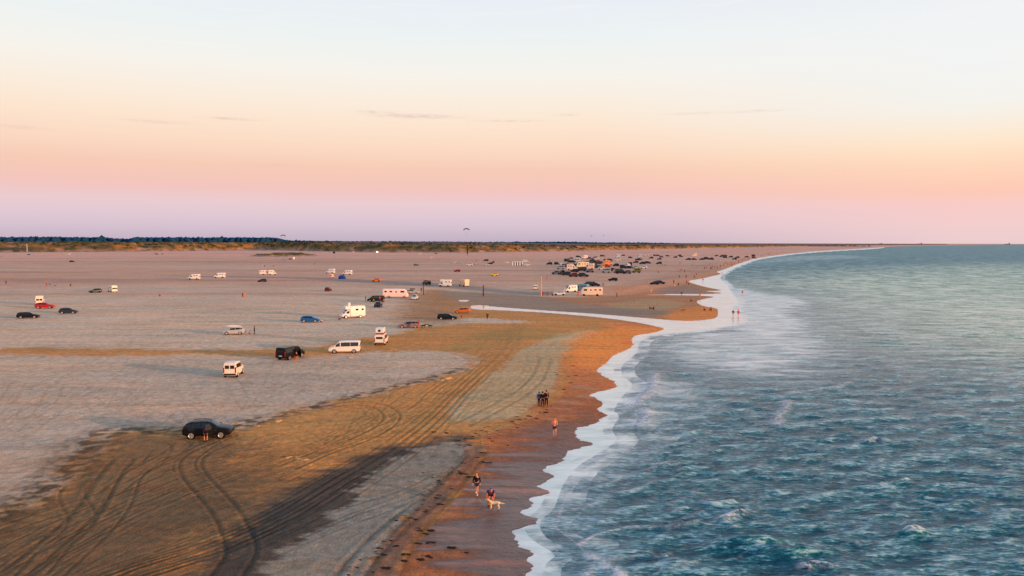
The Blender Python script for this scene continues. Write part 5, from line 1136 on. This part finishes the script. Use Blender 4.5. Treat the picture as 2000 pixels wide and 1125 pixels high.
# --- tents, awning, posts, barrier, kites
def tent(px, py, c, w, h, label, kind='ridge'):
    x, y, z = place(px, py); t = thing('tent', label, 'tent', (x, y + w * .4, z), R(rv_.uniform(-20, 20))); cm2 = paint(c, 'cloth')
    if kind == 'ridge':
        mb = MB(); seg = 10; vs = []; 
        for i in range(5):
            xx = -w / 2 + w * i / 4; hh_ = h * (1 - .35 * abs(i - 2) / 2 * (abs(i - 2) / 2))
            for k in range(seg + 1): a = math.pi * k / seg; vs.append((xx, math.cos(a) * w * .4 * (1 - .3 * (abs(i - 2) / 2) ** 2), math.sin(a) ** .8 * hh_))
        fs = [(i * (seg + 1) + k, i * (seg + 1) + k + 1, (i + 1) * (seg + 1) + k + 1, (i + 1) * (seg + 1) + k) for i in range(4) for k in range(seg)] + [tuple(range(seg + 1)), tuple(range(5 * (seg + 1) - 1, 4 * (seg + 1) - 1, -1))]
        obj('canopy', mb.add(vs, fs).mesh('canopy', cm2, True), t); obj('doorway', MB().add([(-w / 2 - .02, -.3, .02), (-w / 2 - .02, .3, .02), (-w / 2 - .02, 0, h * .55), (-w / 2 + .04, -.3, .02), (-w / 2 + .04, .3, .02), (-w / 2 + .04, 0, h * .55)], [(0, 1, 2), (3, 5, 4), (0, 3, 4, 1), (1, 4, 5, 2), (2, 5, 3, 0)]).mesh('doorway', paint((20, 24, 34), 'cloth')), t)
    else:
        obj('canopy', MB().add([(-w / 2, -w / 3, h * .7), (w / 2, -w / 3, h * .7), (w / 2, w / 3, h * .7), (-w / 2, w / 3, h * .7), (-w / 4, 0, h), (w / 4, 0, h)], [(0, 1, 5, 4), (1, 2, 5), (2, 3, 4, 5), (3, 0, 4), (0, 3, 2, 1)]).mesh('canopy', cm2), t)
        for sx_ in (-1, 1):
            for sy_ in (-1, 1): lg = obj('leg', cached(('tleg', h), lambda: MB().cyl((0, 0, h * .35), 'z', .06, h * .7, 6).mesh('leg', paint((200, 200, 200), 'metal'))), t); lg.location = (sx_ * w * .47, sy_ * w * .31, 0)
        obj('side_wall', MB().box(-w * .48, w * .48, w * .31, w * .33, 0, h * .69).mesh('side_wall', cm2), t)
    return t
tent(667, 545, (28, 66, 140), 3.2, 2.0, 'blue dome tent in front of a white camper van')
tent(652, 495, (24, 40, 38), 3.6, 3.2, 'small dark green tent at the foot of the dunes')
tent(1359, 500, (206, 196, 176), 7.0, 4.0, 'cream white marquee close below the dunes near the far shore', 'marquee')
def striped_awning(px, py):
    x, y, z = place(px, py); t = thing('striped_awning', 'long awning with white and dark upright stripes beside a white estate car', 'awning', (x, y + 2, z), 0.0); W_, n = 8.5, 9
    for i in range(n):
        o = obj('stripe_panel', cached(('awp', i % 2), lambda: MB().box(0, W_ / n - .01, -.03, .03, .1, 2.9).mesh('stripe_panel', paint((222, 222, 220) if i % 2 == 0 else (44, 62, 76), 'cloth'))), t); o.location = (-W_ / 2 + i * W_ / n, 0, 0)
    obj('roof', MB().add([(-W_ / 2, -.1, 2.92), (W_ / 2, -.1, 2.92), (W_ / 2, 3.0, 3.3), (-W_ / 2, 3.0, 3.3), (-W_ / 2, -.1, 2.98), (W_ / 2, -.1, 2.98), (W_ / 2, 3.0, 3.36), (-W_ / 2, 3.0, 3.36)], [(0, 3, 2, 1), (4, 5, 6, 7), (0, 1, 5, 4), (1, 2, 6, 5), (2, 3, 7, 6), (3, 0, 4, 7)]).mesh('roof', paint((215, 215, 212), 'cloth')), t)
    for k in (-1, 1): lg = obj('pole', MB().cyl((0, 0, 1.55), 'z', .05, 3.1, 6).mesh('pole', paint((190, 190, 190), 'metal')), t); lg.location = (k * W_ * .49, 2.9, 0)
striped_awning(1011, 519)
def post(px, py, h, r_, c, label, cap=None, name='marker_post'):
    x, y, z = place(px, py); t = thing(name, label, 'post', (x, y, z - .05)); 
    obj('shaft', MB().tube([(0, 0, 0), (r_ * .1, 0, h * .4), (r_ * .3, r_ * .2, h * .75), (r_ * .2, 0, h)], [r_ * 1.1, r_, r_ * .95, r_ * .8], 9).mesh('shaft', paint(c, 'matt'), True), t)
    if cap: obj('painted_band', MB().cyl((r_ * .2, 0, h * .86), 'z', r_ * 1.12, h * .18, 10).mesh('painted_band', paint(cap, 'matt')), t)
    obj('cap', MB().cyl((r_ * .2, 0, h + .03), 'z', r_ * .9, .08, 10, r_ * .6).mesh('cap', paint(c, 'matt')), t)
    return t
post(944, 578, 3.7, .22, (92, 48, 36), 'reddish brown timber post standing in the wet grey basin', (150, 62, 40))
post(1057, 579, 7.0, .16, (232, 160, 118), 'tall thin orange pole beside the wooden barrier')
post(1069, 546, 2.4, .24, (214, 74, 70), 'short pink red post beyond the tall orange pole')
post(827, 576, 3.6, .16, (98, 60, 42), 'thin brown post at the bend of the grey wet lane')
post(913, 496, 14, .9, (40, 34, 40), 'tall dark beacon post on the dunes', name='beacon')
post(53, 493, 15, .35, (225, 215, 215), 'tall pale mast among the dunes', name='mast')
def barrier(px, py):
    x, y, z = place(px, py); t = thing('wooden_barrier', 'low brown wooden barrier at the foot of the tall orange pole', 'barrier', (x, y, z)); m = paint((96, 56, 42), 'matt')
    for xx in (-1.6, 0, 1.6): p = obj('post', cached('bpost', lambda: MB().box(-.08, .08, -.08, .08, 0, 1.5, .02).mesh('post', m)), t); p.location = (xx, 0, 0)
    for zz in (.8, 1.25): r_ = obj('rail', cached('brail', lambda: MB().box(-1.75, 1.75, -.16, -.09, -.08, .08, .01).mesh('rail', m)), t); r_.location = (0, 0, zz)
barrier(1069, 578)
def kite(px, py, d, w, c, label):
    rv = ray(px, py); k = d / math.hypot(rv[0], rv[1]); t = thing('kite', label, 'kite', (rv[0] * k, rv[1] * k, CAM_H + rv[2] * k), R(12)); m = paint(c, 'cloth'); n = 10; vs = []
    for i in range(n + 1):
        a = -1.25 + 2.5 * i / n; x_ = math.sin(a) * w / 2; z_ = (math.cos(a) - .3) * w * .32; ch = w * .26 * (math.cos(a * .8) + .15)
        vs += [(x_, -ch, z_), (x_, 0, z_ + w * .04), (x_, ch, z_ - w * .02), (x_, 0, z_ - w * .12)]
    fs = [(i * 4 + k_, i * 4 + (k_ + 1) % 4, i * 4 + 4 + (k_ + 1) % 4, i * 4 + 4 + k_) for i in range(n) for k_ in range(4)] + [(0, 1, 2, 3), (4 * n + 3, 4 * n + 2, 4 * n + 1, 4 * n)]
    obj('wing', MB().add(vs, fs).mesh('wing', m, True), t)
    for sg in (-1, 1): obj('line', MB().tube([(sg * w * .45, 0, w * .02), (0, -w * .2, -w * .9)], [.02, .02], 4).mesh('line', paint((60, 60, 70), 'matt')), t)
kite(911, 449, 500, 4.2, (38, 44, 84), 'dark blue kite, the highest of those in the sky'); kite(553, 461, 500, 3.2, (26, 30, 52), 'small dark kite above the end of the wood'); kite(1155, 461, 900, 2.6, (60, 60, 74), 'tiny grey kite above the parking strip'); kite(1179, 460, 950, 2.0, (90, 84, 96), 'tiny pale kite beside the grey one')
def ship(px, L_, label):
    d = 24000.0; rv = ray(px, 475.0); k = d / math.hypot(rv[0], rv[1]); t = thing('distant_ship', label, 'ship', (rv[0] * k, rv[1] * k, 0), math.atan2(rv[1], rv[0]) + R(90)); m = paint((88, 88, 110), 'matt')
    obj('hull', MB().add([(-L_ / 2, -10, 0), (L_ * .42, -10, 0), (L_ / 2, 0, 0), (L_ * .42, 10, 0), (-L_ / 2, 10, 0), (-L_ / 2, -12, 16), (L_ * .45, -12, 16), (L_ * .55, 0, 19), (L_ * .45, 12, 16), (-L_ / 2, 12, 16)], [(4, 3, 2, 1, 0), (5, 6, 7, 8, 9), (0, 1, 6, 5), (1, 2, 7, 6), (2, 3, 8, 7), (3, 4, 9, 8), (4, 0, 5, 9)]).mesh('hull', m), t)
    obj('superstructure', MB().box(-L_ * .42, -L_ * .2, -9, 9, 16, 38, 2).mesh('superstructure', m), t)
ship(1720, 80, 'small grey ship on the horizon above the end of the far coast'); ship(1797, 110, 'grey ship, the middle one of three along the sea horizon'); ship(1968, 120, 'grey ship furthest out along the sea horizon')

# --- people: those close to the water first
P_ = person
P_(1053, 793, 85, 'stand', (48, 78, 128), (40, 52, 84), 'person in a blue jacket, first of three walking away together', 1.62, detail=1, hair=(120, 80, 50))
P_(1060, 794, 92, 'walk', (22, 24, 30), (20, 20, 26), 'person all in black, in the middle of three walking away together', 1.70, detail=1, hair=(26, 20, 18))
P_(1067, 794, 95, 'walk', (28, 22, 26), (22, 20, 24), 'tall person in a dark jacket with red side, last of three walking away together', 1.86, detail=1, hair=(110, 50, 30))
P_(1083, 852, 272, 'jog', (200, 120, 90), (44, 56, 72), 'shirtless person in dark shorts jogging along the wet sand', 1.80, detail=1, bare=True, legs='short', hair=(90, 44, 30), shoes=None, skin=(224, 138, 100))
P_(931, 966, 262, 'walk', (20, 20, 24), (44, 54, 72), 'person in a black jacket and short skirt walking barelegged on the wet sand', 1.62, detail=1, legs='short', hair=(130, 62, 34), shoes=(225, 215, 210))
P_(958, 989, 275, 'bend', (44, 62, 138), (26, 28, 30), 'person in a blue T-shirt bending down over the pale dog', 1.82, detail=1, sleeves='short', legs='short', hair=(120, 60, 36), shoes=(60, 50, 44), skin=(206, 110, 78))
dog(966, 994, 178, (224, 196, 150), 'cream long-tailed dog being petted on the wet sand', 0.98)
P_(403, 859, 285, 'perch', (134, 40, 78), (66, 52, 96), 'person in a purple red top sitting in the open door of the black SUV', 1.6, legs='short', detail=1, dy=-.1)
P_(580, 704, 250, 'perch', (58, 34, 30), (196, 96, 50), 'person sitting in the doorway of the black van', 1.7, dy=-.2)
P_(497, 654, 200, 'stand', (26, 28, 34), (30, 30, 36), 'person in black standing behind the silver hatchback', 1.8)
P_(489, 653, 200, 'sit', (224, 160, 136), (196, 120, 90), 'person in a pale top sitting on the sand behind the silver hatchback', 1.4)
P_(818, 642, 190, 'stand', (196, 36, 34), (210, 110, 74), 'person in red standing at the open tailgate of the pinkish grey estate car', 1.85, dy=-.4)
dog(827, 640, 20, (26, 26, 28), 'black dog beside the person in red at the grey estate car', 1.1); dog(840, 640, 170, (50, 50, 52), 'dark grey dog trailing behind the grey estate car', 1.05)
P_(902, 623, 190, 'sit', (30, 28, 44), (214, 130, 90), 'person in dark top sitting in front of the black estate car', 1.75)
P_(952, 624, 265, 'stand', (74, 44, 30), (26, 22, 24), 'person in brown standing beside the head of the stream', 1.8)
P_(714, 588, 0, 'stand', (192, 40, 44), (170, 50, 50), 'person in red standing at the end of the black van', 1.8)
P_(730, 590, 270, 'sit', (206, 150, 40), (90, 40, 34), 'person in yellow sitting beside the black van', 1.7)
P_(742, 590, 270, 'stand', (190, 40, 70), (40, 34, 50), 'person in pink red standing beside the black van', 1.7)
P_(749, 591, 250, 'sit', (196, 90, 50), (60, 40, 40), 'person in orange sitting at the nose of the black van', 1.7)
P_(662, 625, 0, 'sit', (140, 60, 44), (110, 60, 50), 'person in reddish brown sitting beside the white motorhome', 1.5)
P_(629, 630, 180, 'sit', (220, 190, 190), (120, 60, 60), 'person in pale clothes sitting at the nose of the blue hatchback', 1.5)
P_(823, 570, 270, 'stand', (120, 84, 40), (96, 64, 36), 'person in brown beside the dark brown van', 1.8)
P_(12, 555, 270, 'stand', (70, 56, 56), (50, 40, 44), 'single person in grey on the flats beyond the black estate car', 1.75)
P_(91, 559, 280, 'stand', (170, 56, 60), (150, 60, 60), 'person in red standing above the white camper with a dog', 1.75)
dog(97, 557, 0, (120, 84, 74), 'brown dog beside the person in red on the flats', 1.0); dog(108, 559, 0, (130, 88, 80), 'light brown dog running off from the person in red', .8)
P_(138, 561, 270, 'walk', (120, 44, 46), (70, 48, 50), 'person in dark red between the camper and the dark green hatchback', 1.8)
P_(312, 584, 250, 'walk', (70, 80, 98), (206, 120, 110), 'barelegged person in grey walking on the wet grey sand', 1.75, legs='short')
P_(474, 581, 260, 'stand', (80, 64, 70), (90, 70, 70), 'person in grey, first of a pair on the pale sand', 1.7); P_(478, 581, 100, 'stand', (226, 134, 104), (214, 120, 96), 'person in orange pink, second of a pair on the pale sand', 1.7)
P_(517, 522, 270, 'stand', (60, 46, 50), (60, 46, 50), 'person in dark clothes beyond the white caravan', 1.8); P_(534, 522, 270, 'stand', (104, 88, 90), (104, 88, 90), 'person in grey beyond the cream van', 1.8)
P_(614, 518, 270, 'walk', (104, 70, 66), (94, 60, 60), 'person in brown walking alone towards the dunes', 1.8); P_(630, 511, 270, 'sit', (120, 80, 76), (200, 190, 190), 'person sitting alone on the far flats', 1.7)
P_(2, 503, 270, 'stand', (80, 60, 66), (60, 50, 58), 'person in grey at the far end of the flats', 1.8); P_(930, 511, 270, 'stand', (44, 40, 54), (40, 36, 48), 'person in dark clothes behind the white van on the far flats', 1.8)
P_(1060, 577, 270, 'stand', (214, 60, 56), (200, 70, 60), 'person in red at the foot of the tall orange pole', 1.7); P_(1079, 578, 0, 'sit', (96, 60, 40), (120, 80, 60), 'person sitting at the end of the wooden barrier', 1.7)
P_(1129, 578, 270, 'stand', (226, 60, 44), (214, 66, 44), 'person in orange red at the nose of the big motorhome', 1.8); P_(1178, 560, 270, 'stand', (176, 34, 44), (150, 40, 50), 'person in crimson behind the big motorhome', 1.8)
P_(1205, 581, 270, 'walk', (206, 34, 44), (30, 84, 92), 'person in red top and teal trousers on the brown sand', 1.8); P_(1206, 549, 180, 'stand', (196, 34, 40), (170, 40, 44), 'person in red at the end of the black SUV', 1.7)
P_(1272, 573, 270, 'stand', (236, 170, 130), (230, 160, 120), 'person in pale peach on the orange sand by the thin inlet', 1.8)
P_(1432, 617, 270, 'stand', (48, 32, 34), (190, 110, 70), 'person in dark top wading in the shallows beside one in red', 1.85, legs='short', zoff=-.22); P_(1442, 617, 275, 'stand', (206, 34, 56), (196, 60, 60), 'person in bright red wading in the shallows', 1.85, legs='short', zoff=-.22)
P_(1450, 575, 270, 'stand', (190, 40, 60), (190, 60, 56), 'person in red wading alone beyond the pair in the shallows', 1.75, legs='short', zoff=-.25)
P_(1367, 583, 270, 'stand', (232, 104, 70), (226, 110, 76), 'person in orange at the tip of the thin inlet', 1.75, legs='short'); P_(1349, 589, 0, 'sit', (56, 34, 24), (56, 34, 24), 'person crouching alone on the sand spit', 1.75)
P_(1332, 574, 190, 'sit', (84, 26, 40), (60, 60, 80), 'person in dark red sitting beside the thin inlet', 1.9)
P_(1269, 604, 0, 'sit', (60, 36, 22), (50, 32, 22), 'person in brown, one of two sitting on the middle of the spit', 1.75); P_(1277, 605, 180, 'sit', (66, 40, 24), (50, 32, 22), 'person in tan, other of two sitting on the middle of the spit', 1.9)
P_(1375, 607, 350, 'sit', (96, 34, 24), (110, 60, 30), 'person in dark red sitting near the tip of the spit', 1.8); P_(1389, 607, 190, 'sit', (84, 50, 26), (110, 66, 30), 'person in brown sitting at the tip of the spit', 1.8); dog(1334, 609, 0, (116, 96, 70), 'sandy dog lying alone on the spit', 1.1)
P_(1316, 554, 270, 'stand', (56, 34, 36), (56, 40, 36), 'person in dark brown standing above the two dark cars', 1.8); P_(1318, 560, 270, 'sit', (230, 200, 190), (210, 150, 130), 'person in white sitting on the sand above the inlet', 1.7); P_(1325, 559, 90, 'stand', (54, 74, 76), (50, 60, 64), 'person in grey green beside one sitting in white', 1.7)
P_(1373, 551, 270, 'stand', (200, 34, 50), (214, 70, 56), 'person in bright red at the edge of the foam', 1.9, legs='short'); P_(1341, 555, 270, 'stand', (96, 60, 50), (80, 50, 44), 'person in brown at the upper edge of the small bay', 1.75); P_(1345, 556, 60, 'sit', (110, 70, 56), (80, 50, 44), 'person sitting at the upper edge of the small bay', 1.75)
P_(1356, 544, 270, 'stand', (110, 50, 40), (90, 50, 44), 'person in rust red above the small bay', 1.8); P_(1340, 543, 270, 'stand', (58, 34, 36), (56, 34, 36), 'person in black brown above the small bay', 1.8); P_(1360, 538, 270, 'walk', (190, 40, 44), (120, 60, 50), 'person in red walking above the small bay', 1.8); P_(1327, 543, 270, 'stand', (110, 60, 50), (100, 60, 50), 'person in dull red beside the dark wet streak', 1.8)
P_(1410, 537, 270, 'stand', (226, 120, 80), (214, 110, 80), 'person in orange standing in the foam', 1.8, legs='short')
crowd = [(1376, 526, (44, 50, 66), 'person in slate blue, first of the line along the far shore'), (1390, 526, (40, 44, 66), 'person in navy, second of the line along the far shore'), (1396, 523, (60, 62, 76), 'person in grey blue beside the navy one at the far shore'),
         (1407, 522, (96, 40, 40), 'person in dark red in the group at the far shore'), (1413, 520, (180, 44, 52), 'person in red in the group at the far shore'), (1418, 515, (60, 44, 66), 'person in purple grey behind the group at the far shore'), (1421, 518, (206, 44, 60), 'person in bright pink red in the group at the far shore'),
         (1425, 518, (190, 50, 56), 'person in crimson in the group at the far shore'), (1429, 519, (120, 50, 44), 'person in brown red at the sea side of the far group'), (1434, 517, (176, 60, 60), 'person in rose at the end of the far group'), (1443, 512, (96, 44, 52), 'person in plum further along the far shore'), (1449, 510, (130, 50, 56), 'person in wine red further along the far shore'),
         (1455, 508, (90, 54, 60), 'person in mauve grey on the far shore'), (1463, 506, (104, 50, 56), 'person in maroon on the far shore'), (1474, 504, (84, 50, 60), 'person in dull purple where the far shore narrows'), (1328, 516, (110, 60, 64), 'person in rose brown beyond the row of four'), (1326, 531, (224, 120, 90), 'person in orange on the tracks above the bay'), (1330, 530, (120, 64, 60), 'person in brown on the tracks above the bay'),
         (1286, 534, (140, 90, 84), 'person in pinkish brown near the start of the tracks'), (1294, 520, (84, 60, 56), 'person in brown, first of two beyond the strip'), (1299, 520, (84, 66, 60), 'person in grey brown, second of two beyond the strip'), (1275, 517, (150, 80, 76), 'person in red brown beside the black estate car'), (1337, 532, (100, 60, 56), 'person in dark tan on the tracks above the bay'),
         (1141, 545, (206, 70, 44), 'person in orange beside the teal black estate car'), (1147, 514, (90, 40, 60), 'person in plum in the middle of the strip'), (1073, 511, (60, 34, 40), 'person above the black hatchback at the end of the strip'), (1101, 535, (214, 130, 50), 'person in amber beside the black van'), (1123, 537, (180, 40, 50), 'person in red between the cars near the end of the strip'), (1163, 517, (70, 40, 60), 'person in purple beside the dark green estate car'),
         (1486, 501, (110, 60, 60), 'person in faded red where the far shore bends'), (1500, 498, (110, 64, 66), 'person in faded rose where the far shore bends'), (1404, 510, (120, 70, 66), 'person in tan below the row of four cars'), (1351, 520, (110, 64, 56), 'person in light brown above the wet streak'), (1385, 519, (96, 56, 56), 'person in umber inland of the line along the shore')]
for px, py, c, lb in crowd:
    P_(px, py, rv_.choice([90, 270, 0, 180]), rv_.choice(['stand', 'walk']), c, tuple(int(v * .8) for v in c), lb, 1.9, group='people along the far shore and strip')
P_(913, 500, 270, 'stand', (40, 36, 44), (36, 34, 40), 'person in dark clothes below the beacon post', 1.9)

# --- sea wrack: dark clumps strewn on the sand
wrm = paint((34, 28, 26), 'matt')
def wrack_mesh(sd):
    r_ = random.Random(sd); mb = MB(); 
    for k in range(r_.randint(4, 7)):
        a = r_.uniform(-.5, .5); c = (r_.uniform(-.32, .32), r_.uniform(-.16, .16), .03); mb.ball(c, (r_.uniform(.08, .26), r_.uniform(.05, .13), r_.uniform(.04, .09)), 6, 4)
    for k in range(4):
        a = r_.uniform(0, 6.28); mb.tube([(0, 0, .05), (math.cos(a) * .25, math.sin(a) * .15, .05), (math.cos(a + .5) * .5, math.sin(a + .5) * .28, .02)], [.03, .025, .01], 5)
    return mb.mesh('seaweed_clump', wrm)
WR = [wrack_mesh(i) for i in range(5)]
path = spline([(690, 1118), (735, 1080), (785, 1045), (815, 1000), (830, 985), (850, 945), (880, 915), (905, 880), (930, 860), (945, 850), (985, 822), (1025, 812), (1050, 800)], 6)
big = [(1076, 793), (1067, 800), (1068, 806), (1054, 807), (1034, 813), (1026, 818), (1013, 819), (1002, 824), (918, 1002 - 70), (905, 926), (872, 846), (848, 844), (902, 925), (882, 955), (860, 985), (831, 1000), (852, 973), (845, 1037), (832, 1043), (820, 1037), (911, 1080), (883, 1070), (825, 1094), (839, 1088), (792, 1083), (790, 1096), (755, 1110), (993, 870), (944, 885), (905, 905),
       (955, 857), (962, 862), (925, 853), (945, 903), (955, 904), (932, 894), (895, 861), (910, 857), (918, 870), (857, 967), (812, 1015), (802, 1012), (776, 1067), (818, 1062), (840, 1060), (1048, 822 - 4), (1115, 748), (1103, 761), (1088, 732), (1110, 735), (1125, 734), (1120, 715), (1105, 700), (1085, 728)]
rw2 = random.Random(3)
allw = [(x, y, 1.0) for x, y in big] + [(x + rw2.gauss(0, 16), y + rw2.gauss(0, 12), rw2.uniform(.35, .75)) for x, y in [path[rw2.randrange(len(path))] for _ in range(75)]]
for i, (px, py, s_c) in enumerate(allw):
    x, y, z = place(px, py); o = obj('seaweed_clump', WR[i % 5]); o.location = (x, y, z + .01); o.rotation_euler = (0, 0, rw2.uniform(-.5, .5)); s_c *= rw2.uniform(.4, .8); o.scale = (s_c, s_c, s_c * .9)
    o['label'] = 'dark clump of seaweed lying on the wet sand along the tide line'; o['category'] = 'seaweed'; o['group'] = 'dark seaweed clumps along the tide line'
# --- small heaps of blown sand that catch the light
hm_ = plain('heaped_sand', (0.50, 0.30, 0.15), 0.95, 0.1, 0, 0.2)
def heap_mesh(sd):
    r_ = random.Random(sd); mb = MB()
    for k in range(4): mb.ball((r_.uniform(-.5, .5), r_.uniform(-.3, .3), 0), (r_.uniform(.3, .6), r_.uniform(.2, .4), r_.uniform(.12, .28)), 8, 6)
    return mb.mesh('sand_heap', hm_, True, 180)
HE = [heap_mesh(i) for i in range(3)]
for i, (px, py, s_, lb) in enumerate([(643, 700, .9, 'small orange sand heap below the nose of the white minibus'), (655, 695, 1.0, 'orange sand heap below the middle of the white minibus'), (682, 699, 1.3, 'orange sand heap below the tail of the white minibus'), (768, 683, 1.2, 'flat orange sand heap beside the pop-up roof camper'), (793, 620, 1.5, 'orange sand heap between the grey estate car and the dark blue hatchback'),
      (870, 740, 1.7, 'broad orange sand heap at the margin of the tyre tracks'), (858, 743, 1.3, 'low orange sand heap touching the broad one'), (462, 826, .9, 'orange sand heap ahead of the black SUV'), (540, 823, 1.1, 'orange sand heap on the churned margin ahead of the black SUV'), (500, 832, .8, 'small sand heap on the churned margin nearer the black SUV'), (590, 898, 1.2, 'dark orange sand heap among the tracks below the black SUV'), (560, 894, .9, 'smaller sand heap among the tracks below the black SUV')]):
    x, y, z = place(px, py); o = obj('sand_heap', HE[i % 3]); o.location = (x, y, z - .05); s_ *= .62; o.scale = (s_ * 1.1, s_, s_ * 1.2); o['label'] = lb; o['category'] = 'sand heap'; o['group'] = 'small sand heaps'
# --- shallow pools by the stream
pm_ = plain('pool_water', (0.62, 0.64, 0.62), 0.08, 0.6)  # white of the mirrored sky put into the pool colour
for cx, cy, rx, ry in [(905, 587.5, 1.6, .9), (936, 601, 2.4, 3.0)]:
    x, y, z = place(cx, cy); pts = [(x + rx * math.cos(a) * (1 + .2 * math.sin(3 * a + cx)), y + ry * 4 * math.sin(a) * (1 + .2 * math.cos(2 * a)), z + .05) for a in np.linspace(0, 2 * math.pi, 28, endpoint=False)]
    obj('tidal_pool', MB().add(pts + [(p[0], p[1], p[2] - .2) for p in pts], [tuple(range(28))] + [(i, i + 28, (i + 1) % 28 + 28, (i + 1) % 28) for i in range(28)]).mesh('tidal_pool', pm_), kind='structure')
